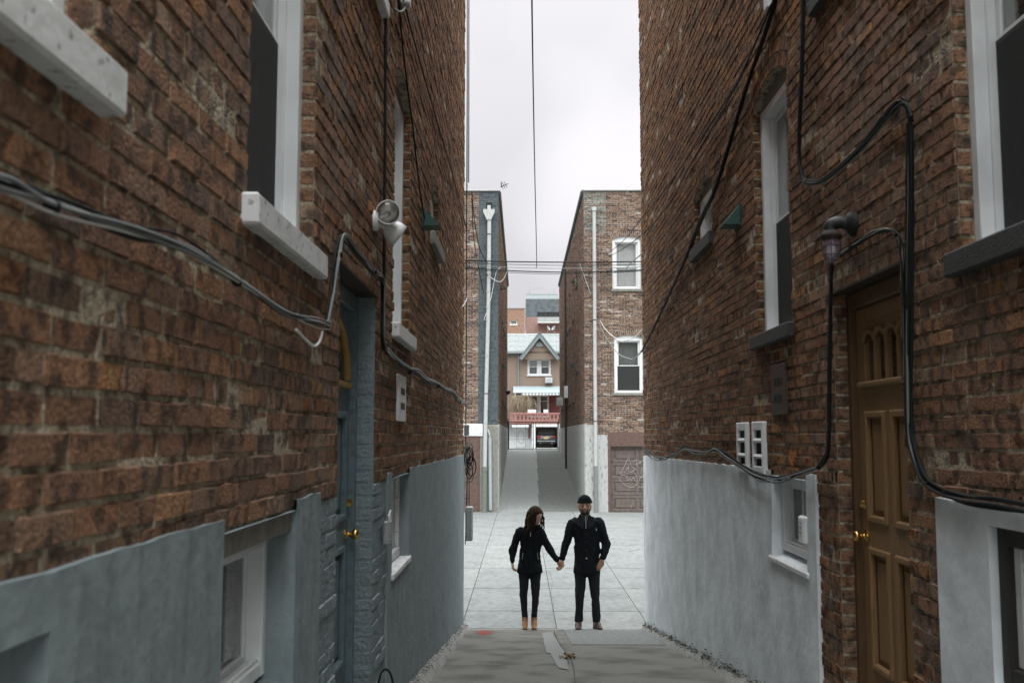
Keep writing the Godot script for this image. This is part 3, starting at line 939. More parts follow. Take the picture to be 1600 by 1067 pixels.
func far_building(left):
	var top := 11.12
	var base := 2.96
	var sx = FLX if left else FRX
	var out = Vector3(1, 0, 0) if left else Vector3(-1, 0, 0)
	var front = frame(Vector3(0, 0, -FAR), Vector3(1, 0, 0), Vector3(0, 0, 1))
	var side = frame(Vector3(sx, 0, 0), Vector3(0, 0, -1), out)
	var b = thing("brick_building", "brick building behind the court with a grey painted strip and roof aerial" if left else "brick building behind the court with two white windows above a garage", "building", Vector3(sx, 0, -FAR))
	var r := RandomNumberGenerator.new()
	r.seed = 37 if left else 41
	var x_far = -9.0 if left else 11.0
	var sops := []
	for fl in 2:
		for w in [[38.45, 39.4, 5.05, 5.52], [41.0, 41.9, 3.95, 5.5], [42.7, 43.5, 5.7, 7.2], [44.25, 45.2, 3.95, 5.5], [46.2, 47.15, 3.95, 5.5], [49.2, 50.1, 3.95, 5.5], [51.6, 52.5, 3.95, 5.5], [54.0, 54.9, 3.95, 5.5]]:
			if fl == 1 and w[2] > 5.6: continue
			sops.append(opening(w[0], w[1], w[2] + 3.45 * fl, w[3] + 3.45 * fl, 0.09, 0.10, base))
	var fops := []
	if not left:
		fops = [opening(3.17, 4.17, 7.62, 9.44, 0.1, 0.06, base), opening(3.20, 4.20, 4.08, 5.92, 0.1, 0.06, base)]
	var g_op = opening(-3.9, -1.78, -0.05, 2.24, 0, 0.2, base, false) if left else opening(3.02, 5.6, -0.05, 2.24, 0, 0.2, base, false)
	var s = begin()
	bed(s, front, minf(sx, x_far), maxf(sx, x_far), -0.4, top, fops + [g_op])
	bed(s, side, FAR, FEND, -0.4, top, sops)
	quad(s, Vector3(x_far, -0.4, -FAR), Vector3(x_far, top, -FAR), Vector3(x_far, top, -FEND), Vector3(x_far, -0.4, -FEND), -out)
	quad(s, Vector3(x_far, -0.4, -FEND), Vector3(sx, -0.4, -FEND), Vector3(sx, top, -FEND), Vector3(x_far, top, -FEND), Vector3(0, 0, -1))
	obj("wall", s, M.mortar_pale, b)
	s = begin()
	span(s, Vector3(minf(x_far, sx), top - 0.25, -FEND + 0.05), Vector3(maxf(x_far, sx), top - 0.1, -FAR - 0.05), 0.0)
	obj("roof", s, M.roof_tar, b)
	var list := []
	if left:
		bricks(list, front, -6.0, -1.50, base, top, fops, r, PAL_FAR)
		var pl := []
		bricks(pl, front, -1.50, FLX, base, top, [], r, PAL_FAR)
		finish(b, pl, PAL_FAR, 0, M.paint_grey)
		s = begin()
		quad(s, at(front, -1.50, base, -0.004), at(front, FLX, base, -0.004), at(front, FLX, top, -0.004), at(front, -1.50, top, -0.004), front.n)
		obj("painted_joints", s, M.paint_grey, b)
	else:
		var pale = opening(FRX, 2.95, 9.62, 12.0, 0, 0.05, base, false)
		bricks(list, front, FRX, 6.5, base, top, fops + [pale], r, PAL_FAR)
		bricks(list, front, FRX, 6.5, base - 5 * COURSE, base, [opening(FRX - 1, 2.62, 2.0, 3.1, 0, 0, base, false)], r, PAL_FAR)
		var pl := []
		bricks(pl, front, FRX, 2.95, pale.v0, top, [], r, [[0.27, 0.285, 0.26, 10], [0.33, 0.33, 0.30, 8], [0.22, 0.20, 0.17, 6], [0.26, 0.185, 0.14, 5], [0.16, 0.14, 0.12, 4]])
		finish(b, pl, [[0.27, 0.285, 0.26, 10], [0.33, 0.33, 0.30, 8], [0.22, 0.20, 0.17, 6], [0.26, 0.185, 0.14, 5], [0.16, 0.14, 0.12, 4]], 0)
	bricks(list, side, FAR, FEND, base, top, sops, r, PAL_FAR)
	finish(b, list, PAL_FAR, 0)
	for k in fops.size(): window(b, front, fops[k], {"sill_mat": M.cement_old, "fw": 0.10, "head_mat": M.white_clean, "sash": 0.045, "sash_mat": M.white_clean, "mat": M.white_clean, "split": 0.46 if k == 0 else 0.5, "curtain": [[0, M.curtain], [1, M.curtain]] if k == 0 else [[1, M.curtain_grey]], "screen": k == 1})
	for op in sops: window(b, side, op, {"sill_mat": M.dark_stone, "fw": 0.05, "sill_out": 0.04})
	# roof edge
	s = begin()
	span(s, Vector3(minf(x_far, sx), top, -FAR - 0.28), Vector3(maxf(x_far, sx) + (0.03 if left else 0.0), top + 0.05, -FAR + 0.05), 0.012)
	obj("front_coping", s, M.coping_grey, b)
	for k in 7:
		s = begin(true)
		var cx = (sx - 0.55 - k * 0.72) if left else (sx + 0.62 + k * 0.72)
		lathe(s, Vector3(cx - 0.04, top + 0.03, -FAR - 0.1), Vector3.RIGHT, [[0, 0], [0.055, 0.0, 1], [0.07, 0.02], [0.07, 0.06], [0.055, 0.08, 1], [0, 0.08]], 12)
		obj("coping_collar", s, M.coping_grey, b)
	var tile = coping_tile()
	var nt = int((FEND - FAR - 0.4) / 0.40)
	for k in nt: put("coping_tile", tile, M.coping_dark, b, Transform3D(Basis(), Vector3(sx - out.x * 0.03, top + 0.03, -FAR - 0.35 - k * 0.40)))
	# plinth
	var gy = func(d): return ground_y(d)
	stucco("side_plinth", b, side, FAR, FEND, gy, base + 0.02, [], M.stucco_old, 0.02, 0.02)
	if left:
		stucco("plinth", b, front, -1.42, FLX, func(_u): return 0.0, 2.9, [], M.cement_old, 0.02, 0.02)
	else:
		stucco("plinth", b, front, FRX, 2.60, func(_u): return 0.0, 2.95, [], M.stucco_old, 0.01, 0.02)
		stucco("plinth", b, front, 2.60, 2.95, func(_u): return 0.0, 2.62, [], M.stucco_old, 0.02, 0.02)
	# garage
	if left:
		s = begin()
		bar(s, front, -1.78, -1.44, -0.02, 2.56, -0.2, 0.03, 0.01)
		obj("garage_pier", s, M.brown_paint, b)
		s = begin()
		bar(s, front, -3.9, -1.78, 2.24, 2.56, -0.2, 0.03, 0.01)
		obj("garage_lintel", s, M.brown_paint, b)
		var plist := []
		bricks(plist, frame(Vector3(0, 0, -FAR + 0.06), Vector3(1, 0, 0), Vector3(0, 0, 1)), -3.9, -1.33, 2.58, 2.58 + 6 * COURSE, [], r, PAL)
		s = begin()
		span(s, Vector3(-3.9, 2.57, -FAR), Vector3(-1.33, 2.99, -FAR + 0.053), 0.0)
		var band = obj("brick_band", s, M.white_paint, b)
		finish(band, plist, PAL, 60, M.white_paint)
		garage_door(b, front, -3.85, -1.80, 2.24, M.garage_brown)
	else:
		s = begin()
		bar(s, front, 2.95, 3.05, -0.02, 2.70, -0.2, 0.03, 0.008)
		bar(s, front, 5.55, 5.65, -0.02, 2.70, -0.2, 0.03, 0.008)
		obj("garage_frame", s, M.brown_paint, b)
		s = begin()
		bar(s, front, 3.05, 5.55, 2.22, 2.70, -0.2, 0.028, 0.006)
		obj("garage_lintel", s, M.brown_paint, b)
		garage_door(b, front, 3.05, 5.55, 2.22, M.garage_brown)

func garage_door(b, fr, u0, u1, h, m):
	var s = begin()
	bar(s, fr, u0, u1, 0.0, h, -0.2, -0.14, 0.0)
	var door = obj("garage_door", s, m, b)
	var n := 4
	var rh = h / n
	var cw = 0.86
	for k in n:
		s = begin()
		bar(s, fr, u0 + 0.004, u1 - 0.004, k * rh + 0.006, (k + 1) * rh - 0.006, -0.145, -0.13, 0.004)
		bar(s, fr, u0 + 0.004, u1 - 0.004, k * rh + 0.006, k * rh + 0.10, -0.131, -0.105, 0.006)
		bar(s, fr, u0 + 0.004, u1 - 0.004, (k + 1) * rh - 0.10, (k + 1) * rh - 0.006, -0.131, -0.105, 0.006)
		var su = u0 + 0.006
		while su < u1:
			bar(s, fr, su, minf(su + 0.115, u1 - 0.006), k * rh + 0.10, (k + 1) * rh - 0.10, -0.131, -0.106, 0.006)
			su += cw
		var sec = obj("door_section", s, m, door)
		var u = u0 + 0.14
		while u + 0.3 < u1:
			s = begin()
			var e = minf(u + cw - 0.16, u1 - 0.1)
			bar(s, fr, u + 0.02, e - 0.02, k * rh + 0.135, (k + 1) * rh - 0.135, -0.131, -0.107, 0.022)
			obj("raised_panel", s, m, sec)
			u += cw

# ---------------------------------------------------------------- ground
func sheet(called, pts, m, thick, parent = self):
	var s = begin()
	slab(s, pts, (pts[1] - pts[0]).cross(pts[2] - pts[0]).normalized() * (1.0 if (pts[1] - pts[0]).cross(pts[2] - pts[0]).y > 0 else -1.0), thick)
	return obj(called, s, m, parent)

# surface between two edges of X along a depth range, following the ground, gently uneven
func strip(called, xa, xb, d0, d1, lift, m, parent = self, uneven = 0.006):
	var s = begin(true)
	var nd = maxi(2, int((d1 - d0) / 0.25))
	var nx = maxi(2, int(absf(xb - xa) / 0.2))
	var p = func(i, j):
		var d = d0 + (d1 - d0) * i / nd
		var x = xa + (xb - xa) * j / nx
		return Vector3(x, ground_y(d) + lift + wob.get_noise_2d(x * 60.0, d * 40.0) * uneven, -d)
	for i in nd:
		for j in nx: quad(s, p.call(i, j), p.call(i, j + 1), p.call(i + 1, j + 1), p.call(i + 1, j), Vector3.UP)
	s.set_smooth_group(1)
	for i in nd:
		for j in [0, nx]: quad(s, p.call(i, j), p.call(i + 1, j), p.call(i + 1, j) - Vector3(0, 0.06, 0), p.call(i, j) - Vector3(0, 0.06, 0), Vector3(1 if j else -1, 0, 0))
	for j in nx:
		for i in [0, nd]: quad(s, p.call(i, j), p.call(i, j + 1), p.call(i, j + 1) - Vector3(0, 0.06, 0), p.call(i, j) - Vector3(0, 0.06, 0), Vector3(0, 0, -1 if i else 1))
	return obj(called, s, m, parent)

func blob(px, n, z_of, jit, sd):
	var r := RandomNumberGenerator.new()
	r.seed = sd
	var out := []
	for i in px.size():
		var a = px[i]
		var b = px[(i + 1) % px.size()]
		for k in n:
			var q = a.lerp(b, float(k) / n) + Vector2(r.randf_range(-jit, jit), r.randf_range(-jit, jit))
			out.append(z_of.call(q))
	return out

func ramp_point(q, lift):   # where a pixel's ray meets the near ramp
	var rr = ray(q.x, q.y)
	var t := 1.0
	for k in 30:
		var p = EYE + rr * t
		t += (p.y - ground_y(-p.z) - lift) / maxf(0.05, -rr.y + 0.122) * 0.8
	return EYE + rr * t

func ground():
	var s = begin()
	var prof := [[-80.0, 1.55], [0.5, 1.55], [REAR, -0.08], [FAR, -0.08], [FEND, 1.68], [60.0, 1.66], [62, 1.50], [600.0, 1.50]]
	for i in prof.size() - 1:
		quad(s, Vector3(-300, prof[i][1], -prof[i][0]), Vector3(300, prof[i][1], -prof[i][0]), Vector3(300, prof[i + 1][1], -prof[i + 1][0]), Vector3(-300, prof[i + 1][1], -prof[i + 1][0]), Vector3.UP)
	struct(obj("ground", s, M.earth))
	# near ramp and the pavement before it
	struct(strip("driveway_ramp", LX - 0.2, RX + 0.2, 0.5, REAR - 0.02, 0.0, M.ramp, self, 0.005))
	struct(strip("pavement", -9.0, 9.0, -8.0, 0.48, 0.0, M.court_concrete))
	var rs = struct(strip("ramp_slab", 0.55, RX - 0.10, 11.15, REAR - 0.05, 0.006, M.ramp_slab, self, 0.002))
	rs.name = "ramp_slab"
	var c = func(q): return ramp_point(q, 0.005)
	var pts = blob([Vector2(846, 988), Vector2(862, 988), Vector2(884, 1021), Vector2(889, 1047), Vector2(872, 1044), Vector2(860, 1022), Vector2(853, 1018)], 5, c, 1.6, 5)
	struct(sheet("cement_patch", pts, M.cement_patch, 0.002))
	# cracked joint beside the patch
	s = begin(true)
	for seg in [[[866, 986], [873, 1003], [880, 1013], [886, 1022], [889, 1035]], [[893, 1030], [897, 1045], [899, 1066]]]:
		var cr := []
		for q in seg: cr.append(ramp_point(Vector2(q[0], q[1]), 0.012))
		tube(s, spline(cr, 6), 0.0045, 5)
	struct(obj("crack_filler", s, M.earth))
	# mortar fillets along both walls
	for left in [true, false]:
		s = begin(true)
		var x = LX if left else RX
		var o := 1.0 if left else -1.0
		for k in 60:
			var q := []
			for d in [0.6 + k * 0.219, 0.6 + (k + 1) * 0.219]:
				var wd = 0.10 + wob.get_noise_1d(d * 70.0 + x * 500) * 0.04
				var g = ground_y(d)
				q.append([Vector3(x, g + 0.075 + wob.get_noise_1d(d * 150.0) * 0.02, -d), Vector3(x + o * wd * 0.75, g + 0.035, -d), Vector3(x + o * wd, g - 0.01, -d)])
			for j in 2: quad(s, q[0][j], q[1][j], q[1][j + 1], q[0][j + 1], Vector3(o, 1, 0))
		struct(obj("kerb", s, M.kerb))
	# the court: cast slabs with open joints
	s = begin()
	quad(s, Vector3(-12, -0.035, -REAR), Vector3(14, -0.035, -REAR), Vector3(14, -0.035, -FAR), Vector3(-12, -0.035, -FAR), Vector3.UP)
	var court = struct(obj("court_ground", s, M.kerb))
	court.name = "court_ground"
	var xs := [-12.0, -6.4, -3.6, -0.82, 0.47, 1.74, 4.6, 8.0, 14.0]
	var ds := [REAR - 0.01, 15.1, 17.3, 19.9, 24.0, 28.6, FAR]
	for i in xs.size() - 1:
		for j in ds.size() - 1:
			var pale = (i * 7 + j * 5) % 4 == 0
			var st = strip("concrete_slab", xs[i] + 0.006, xs[i + 1] - 0.006, ds[j] + 0.012, ds[j + 1] - 0.012, (((i * 3 + j * 5) % 5) - 2) * 0.0015, M.court_pale if pale else M.court_concrete, court, 0.0015)
			st.name = "concrete_slab"
	# cracks in the court and the far ramp
	var cr_list := [[[859, 893], [863, 908], [861, 925], [865, 941], [863, 955], [867, 970], [864, 984]], [[885, 840], [872, 838], [860, 832], [852, 828]], [[915, 846], [930, 842], [948, 843], [962, 841]], [[982, 862], [1000, 858]]]
	for k in cr_list.size():
		s = begin(true)
		var q := []
		for e in cr_list[k]:
			var rr = ray(e[0], e[1])
			q.append(EYE + rr * (-(EYE.y - 0.0005) / rr.y))
		tube(s, spline(q, 6), 0.004, 4)
		obj("crack", s, M.earth, court)
	# far ramp in two halves
	var fr2 = struct(strip("far_driveway", FLX - 0.1, FRX + 0.1, FAR + 0.01, FEND + 0.6, -0.03, M.kerb))
	fr2.name = "far_driveway"
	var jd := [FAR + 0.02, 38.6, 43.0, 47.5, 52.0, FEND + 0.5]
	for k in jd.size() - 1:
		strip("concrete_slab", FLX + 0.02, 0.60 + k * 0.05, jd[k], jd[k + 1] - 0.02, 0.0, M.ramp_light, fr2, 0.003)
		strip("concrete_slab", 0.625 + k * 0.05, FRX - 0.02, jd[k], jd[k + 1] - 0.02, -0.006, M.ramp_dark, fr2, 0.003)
	# street beyond
	s = begin()
	quad(s, Vector3(-120, 1.504, -61.5), Vector3(120, 1.504, -61.5), Vector3(120, 1.504, -71), Vector3(-120, 1.504, -71), Vector3.UP)
	struct(obj("street", s, M.asphalt))
	for zz in [[57.62, 61.5], [71.0, 79.5]]:
		s = begin()
		span(s, Vector3(-60, 1.3, -zz[0]), Vector3(60, 1.64 if zz[0] > 70 else 1.745, -zz[1]), 0.02)
		struct(obj("sidewalk", s, M.court_concrete))
	# moss and dirt caught along the foot of the white plinth, crumbs along the other
	for left in [false, true]:
		var r := RandomNumberGenerator.new()
		r.seed = 77
		s = begin(true)
		s.generate_normals()
		s = begin(true)
		lathe(s, Vector3.ZERO, Vector3.UP, [[0.0, -0.3], [0.8, -0.1], [1.0, 0.15], [0.6, 0.6], [0.0, 0.8]], 6)
		s.generate_normals()
		var mm := MultiMesh.new()
		mm.transform_format = MultiMesh.TRANSFORM_3D
		mm.mesh = s.commit()
		mm.instance_count = 1300 if not left else 500
		for k in mm.instance_count:
			var d = r.randf_range(5.8, REAR - 0.1)
			var cl = wob.get_noise_1d(d * 130.0 + (0.0 if left else 900.0))
			var off = absf(r.randfn(0.0, 0.018 + 0.02 * maxf(0.0, cl)))
			var x = LX + 0.03 + off if left else RX - 0.025 - off
			var g = ground_y(d) + maxf(0.005, 0.08 - off * 0.7) + (maxf(0.0, r.randfn(0.0, 0.02 + 0.035 * maxf(0.0, cl))) if off < 0.02 else 0.0)
			var sz = r.randf_range(0.003, 0.007) * (1.0 if cl > -0.2 else 0.6)
			mm.set_instance_transform(k, Transform3D(Basis(Vector3.UP, r.randf() * TAU).scaled(Vector3(sz * r.randf_range(0.8, 1.8), sz, sz * r.randf_range(0.8, 1.8))), Vector3(x, g, -d)))
		var o := MultiMeshInstance3D.new()
		o.name = "moss" if not left else "dirt_crumbs"
		o.multimesh = mm
		o.material_override = M.moss if not left else M.earth
		add_child(o, true)
		tag(o, "dark moss and dirt caught along foot of white plinth" if not left else "crumbs of dirt along foot of grey-blue plinth", "moss" if not left else "dirt", "", "stuff")
	# dry leaves by the crack
	var base = ramp_point(Vector2(893, 1030), 0.0)
	var lf = thing("leaf_clump", "small clump of dry brown leaves on the ramp's centre crack", "leaves", base)
	var r := RandomNumberGenerator.new()
	r.seed = 9
	for k in 26:
		s = begin(true)
		var p = base + Vector3(r.randfn(0, 0.034), 0.010 + r.randf() * 0.03, r.randfn(0, 0.034))
		var bs := Basis.from_euler(Vector3(r.randf_range(-0.9, 0.9), r.randf() * TAU, r.randf_range(-0.9, 0.9)))
		var l = r.randf_range(0.016, 0.034)
		var ps := [Vector3(-l, 0, 0), Vector3(-l * 0.3, 0.008, l * 0.45), Vector3(l * 0.5, 0.004, l * 0.35), Vector3(l, 0.012, 0), Vector3(l * 0.4, 0.006, -l * 0.4), Vector3(-l * 0.4, 0.003, -l * 0.45)]
		for j in range(1, 5): tri(s, p + bs * ps[0], p + bs * ps[j], p + bs * ps[j + 1], bs * Vector3.UP)
		obj("leaf", s, M.dry_leaf, lf)
	# red sprayed mark
	s = begin()
	r.seed = 3
	for k in 260:
		var q = ramp_point(Vector2(756 + r.randfn(0, 7), 988.5 + r.randfn(0, 1.8)), 0.014)
		var z = r.randf_range(0.004, 0.017)
		var pp := []
		for j in 6: pp.append(q + Vector3(cos(TAU * j / 6) * z * r.randf_range(0.6, 1.2), 0, sin(TAU * j / 6) * z * r.randf_range(0.6, 1.2)) + Vector3(0, 0.0002 * k / 260.0, 0))
		for j in range(1, 5): tri(s, pp[0], pp[j], pp[j + 1], Vector3.UP)
	tag(obj("paint_mark", s, M.red_spray), "small red spray mark on the ramp by the grey-blue wall", "paint mark")

# ---------------------------------------------------------------- fittings on the walls
func bundle(called, label, group, pts, strands, rad, mats, spread = 0.012, sd = 1, n = 8):
	var r := RandomNumberGenerator.new()
	r.seed = sd
	var b = thing(called, label, "cable", pts[0], group)
	for k in strands:
		var q := []
		var off := Vector3(r.randfn(0, spread * 0.5), r.randfn(0, spread), r.randfn(0, spread))
		for p in pts: q.append(p + off + Vector3(absf(r.randfn(0, spread * 0.2)) * signf(-p.x), r.randfn(0, spread * 0.55), r.randfn(0, spread * 0.55)))
		var s = begin(true)
		tube(s, spline(q, n), rad * r.randf_range(0.8, 1.2), 6)
		obj("cable", s, mats[k % mats.size()], b)
	if strands > 3:
		for k in range(2, pts.size() - 1, 3):
			var s = begin(true)
			var t = (pts[k + 1] - pts[k - 1]).normalized()
			tube(s, [pts[k] - t * 0.005, pts[k] + t * 0.005], spread * 0.8 + rad, 8)
			obj("cable_tie", s, M.cable_black, b)
	return b

func sag_wire(p0, p1, sag, n = 24):
	var q := []
	for k in n + 1:
		var t = float(k) / n
		q.append(p0.lerp(p1, t) - Vector3(0, sag * 4.0 * t * (1.0 - t), 0))
	return q

func wire(label, pts, rad, m, group = ""):
	var b = thing("overhead_wire", label, "wire", pts[0], group)
	var s = begin(true)
	tube(s, pts, rad, 5)
	obj("conductor", s, m, b)
	return b

func cables():
	var bk = [M.cable_black]
	var mix = [M.cable_grey, M.cable_black, M.cable_white, M.cable_black, M.cable_grey]
	var px = func(list, side, off):
		var q := []
		for p in list: q.append(lp(p[0], p[1], off) if side < 0 else rp(p[0], p[1], off))
		return q
	# wall with the grey-blue plinth
	bundle("cable_bundle", "loose black and pale cables sagging under the white sills of dark wall", "", px.call([[-60, 270], [0, 290], [80, 322], [200, 360], [290, 392], [370, 440], [440, 488], [490, 506], [512, 508]], -1, 0.035), 7, 0.0038, mix, 0.013, 3)
	bundle("cable_bundle", "cables rising over the blue door and dropping beside its jamb", "", px.call([[512, 508], [520, 460], [530, 398], [538, 371], [560, 396], [585, 424], [598, 437], [600, 470], [600, 530], [603, 548]], -1, 0.035), 7, 0.0045, mix, 0.012, 4)
	bundle("cable_bundle", "cables draped in scallops above the grey-blue plinth", "", px.call([[603, 548], [620, 568], [640, 581], [652, 586], [668, 598], [684, 603], [696, 612], [708, 616], [718, 628], [727, 632]], -1, 0.04), 6, 0.008, [M.cable_grey, M.cable_black, M.cable_white, M.cable_black], 0.014, 5)
	bundle("dangling_cable", "short pale cable loop hanging from the bundle beside blue door", "", px.call([[462, 515], [478, 532], [490, 541], [499, 533], [503, 518]], -1, 0.04), 1, 0.005, [M.cable_white], 0.0, 6)
	bundle("wall_cable", "two black cables running straight down dark wall past the floodlight", "", px.call([[605, -40], [603, 0], [602, 150], [601, 330], [600, 440]], -1, 0.025), 2, 0.007, bk, 0.008, 7)
	bundle("wall_cable", "thin black cable slanting past the arched white window to its hood", "", px.call([[619, -20], [622, 0], [632, 100], [645, 200], [655, 290], [665, 352]], -1, 0.02), 1, 0.006, bk, 0.0, 8)
	bundle("wall_cable", "thin black cable slanting across dark brick to the court corner", "", px.call([[624, -20], [630, 0], [650, 75], [680, 180], [704, 262], [729, 358]], -1, 0.02), 1, 0.008, bk, 0.0, 9)
	bundle("cable_loop", "pale cable loop with a bracket high on dark wall", "", px.call([[606, -8], [614, 12], [626, 19], [634, 8], [632, -10]], -1, 0.03), 2, 0.006, [M.cable_grey, M.cable_black], 0.004, 10)
	var corner := LX + 0.03
	var zc := -REAR - 0.06
	var cp = func(p): return on_z(p[0], p[1], REAR + 0.05)
	var list := []
	for p in [[730, -30], [730, 100], [729.5, 290], [729, 480], [728, 640], [728, 700], [730, 730], [729, 790], [727, 850]]: list.append(cp.call(p))
	bundle("corner_cables", "black cables running down the court corner of dark brick building", "", list, 4, 0.006, bk, 0.007, 11)
	list = []
	for p in [[732.6, -40], [732.3, 120], [732, 285]]: list.append(cp.call(p))
	var b = thing("conduit", "pale conduit on the court corner of dark brick building", "pipe", list[0])
	var s = begin(true)
	tube(s, spline(list, 6), 0.012, 8)
	obj("pipe", s, M.pipe_pale, b)
	# coils at the corner
	b = thing("cable_coil", "tangled coil of black cable hanging at the court corner", "cable", cp.call([732, 715]))
	var r := RandomNumberGenerator.new()
	r.seed = 15
	for k in 9:
		var c = cp.call([733 + r.randf_range(-3, 4), 706 + k * 4 + r.randf_range(-4, 4)])
		var rr = r.randf_range(0.05, 0.11)
		var q := []
		for j in 15: q.append(c + Vector3(cos(TAU * j / 14) * rr * 0.55, sin(TAU * j / 14) * rr * 1.2, sin(TAU * j / 14 + k) * 0.03 + 0.03))
		s = begin(true)
		tube(s, q, 0.008, 5)
		obj("cable", s, M.cable_black if k % 4 else M.cable_grey, b)
	var g = cp.call([733, 818])
	b = thing("meter_box", "grey utility box under cable coil at the court corner", "utility box", g)
	s = begin()
	box(s, g, Vector3(0.10, 0.46, 0.16), 0.012)
	obj("case", s, M.box_grey, b)
	s = begin()
	box(s, g + Vector3(0.0, 0.01, 0.085), Vector3(0.07, 0.36, 0.012), 0.004)
	obj("cover", s, M.box_grey, b)
	g = cp.call([729, 672])
	b = thing("junction_box", "small grey box on cables above the coil at court corner", "utility box", g)
	s = begin()
	box(s, g, Vector3(0.07, 0.15, 0.09), 0.008)
	obj("case", s, M.box_grey, b)
	# wall with the white plinth
	bundle("cable_bundle", "thick black cables dropping beside the arched window and looping up over brick", "", px.call([[1256, -40], [1255, 0], [1253, 120], [1249, 225], [1252, 268], [1262, 284], [1290, 279], [1340, 236], [1385, 182], [1404, 162], [1416, 160], [1423, 188]], 1, 0.035), 6, 0.0062, [M.cable_black, M.cable_black, M.cable_black, M.cable_grey], 0.011, 21)
	bundle("cable_bundle", "thick black cables falling beside the brown door to above white plinth", "", px.call([[1423, 188], [1424, 300], [1421, 480], [1421, 640], [1430, 705], [1452, 757], [1500, 776], [1560, 786], [1640, 800]], 1, 0.035), 6, 0.0062, [M.cable_black, M.cable_black, M.cable_black, M.cable_grey], 0.011, 22)
	bundle("cable_bundle", "cables arching over the head of the brown door", "", px.call([[1299, 425], [1304, 404], [1330, 386], [1362, 365], [1386, 357], [1402, 366], [1409, 395], [1412, 480], [1415, 600], [1421, 660]], 1, 0.03), 5, 0.0045, [M.cable_black, M.cable_grey, M.cable_black], 0.009, 23)
	bundle("cable_bundle", "black conduit cables dropping from jar lamp beside brown door", "", px.call([[1300, 412], [1299, 480], [1297, 580], [1296, 690], [1290, 716], [1280, 730]], 1, 0.03), 3, 0.009, bk, 0.006, 24)
	bundle("cable_bundle", "cables swagged above the white plinth to the court corner", "", px.call([[1280, 730], [1252, 740], [1218, 748], [1186, 742], [1160, 728], [1138, 712], [1120, 703], [1108, 704], [1088, 706], [1072, 700], [1056, 710], [1032, 716], [1018, 712], [1006, 699]], 1, 0.045), 5, 0.0055, [M.cable_black, M.cable_grey, M.cable_black], 0.011, 25)
	bundle("wall_cable", "black cables slanting down brick past the small arched window", "", px.call([[1222, -30], [1213, 0], [1195, 58], [1166, 140], [1122, 285], [1098, 340], [1062, 425], [1022, 512], [1004, 548]], 1, 0.035), 3, 0.011, bk, 0.012, 26)
	# spans in the air
	var a = rp(1209, 0, 0.04)
	wire("black wire spanning from brick wall with small arched window to the far pipe", spline([a, rp(1176, 78, 0.05), rp(1141, 152, 0.05), rp(1082, 252, 0.06), rp(1046, 318, 0.06), rp(1006, 364, 0.07), on_z(968, 392, 22), on_z(932, 411, FAR - 0.3)], 8), 0.007, M.cable_black, "")
	wire("second black wire spanning from that brick wall over the court, hanging lower", spline([rp(1206, 6, 0.04), rp(1152, 128, 0.05), rp(1098, 212, 0.05), rp(1044, 290, 0.06), rp(1006, 338, 0.07), on_z(972, 378, 22), on_z(940, 404, FAR - 0.3)], 8), 0.007, M.cable_black, "")
	wire("thin frayed pale wire hanging before the far upper window", [on_z(1006, 394, 15), on_z(985, 412, 24), on_z(975, 424, FAR - 0.3), on_z(960, 425, FAR - 0.3)], 0.012, M.cable_grey, "")
	wire("black wire looping below the far lower window from the brick wall", sag_wire(rp(1003, 548, 0.04), on_z(905, 415, FAR - 0.2), 0.0, 2).slice(0, 1) + spline([on_z(1000, 552, 14.5), on_z(985, 561, 22), on_z(962, 548, 30), on_z(938, 510, FAR - 0.15), on_z(912, 440, FAR - 0.1), on_z(904, 413, FAR - 0.1)], 8), 0.012, M.cable_grey, "")
	wire("second wire looping below the far lower window, hanging higher", spline([on_z(1004, 515, 14.2), on_z(985, 530, 22), on_z(965, 530, 30), on_z(940, 505, FAR - 0.15), on_z(918, 445, FAR - 0.1), on_z(906, 412, FAR - 0.1)], 8), 0.009, M.cable_white, "")
	for k in 5:
		var y0 = [408, 411, 415, 419, 421][k]
		wire(["thick topmost of the level black wires across the court", "thin level wire just under the topmost one across the court", "thin grey level wire across the court between two black pairs", "thick level black wire across the court, second from the lowest", "thin lowest of the level black wires across the court"][k], sag_wire(on_z(726, y0 - 1, FAR - 0.22 - k * 0.03), on_z(1030, y0 + (k % 2), FAR - 0.22 - k * 0.03), 0.05 + 0.03 * k, 16), [0.022, 0.010, 0.010, 0.020, 0.010][k], M.cable_black if k != 2 else M.cable_grey, "level wires across the court")
	wire("long black wire hanging down the middle of the alley", spline([on_z(838, 418, FAR - 0.4), on_z(838.5, 402, FAR - 0.5), on_z(836, 290, 25), on_z(833.5, 160, 18.5), on_z(831, 0, 13.6), on_z(828, -260, 9.0), Vector3(0.05, 9.2, 2)], 8), 0.013, M.cable_black, "")
	wire("pale wire looping off the white downpipe with green foot", spline([on_z(756, 500, FAR - 0.1), on_z(766, 470, FAR - 0.12), on_z(772, 440, FAR - 0.15), on_z(776, 424, FAR - 0.18), on_z(782, 418, FAR - 0.2)], 6), 0.011, M.cable_white, "")
	wire("pale wire drooping between the corner of painted strip and its side wall", spline([on_z(762, 428, FAR - 0.15), on_z(772, 437, FAR - 0.2), on_z(782, 440, FAR - 0.2), on_z(789, 432, FAR - 0.2), on_z(794, 418, FAR - 0.2)], 6), 0.010, M.cable_white, "")
	wire("black wire dropping from dark corner to the white downpipe", spline([on_z(737, 300, 20), on_z(742, 350, 28), on_z(750, 390, 33), on_z(762, 412, FAR - 0.15)], 8), 0.014, M.cable_black, "")
	wire("second black wire dropping from dark corner, steeper", spline([on_z(737, 310, 20), on_z(740, 370, 26), on_z(746, 410, 31), on_z(756, 460, FAR - 0.15)], 8), 0.012, M.cable_black, "")
	wire("short white wire sticking from the court corner", spline([on_z(716, 480, 13.0), on_z(722, 479, 13.3), on_z(728, 470, 13.7), on_z(730, 462, REAR)], 6), 0.006, M.cable_white, "")

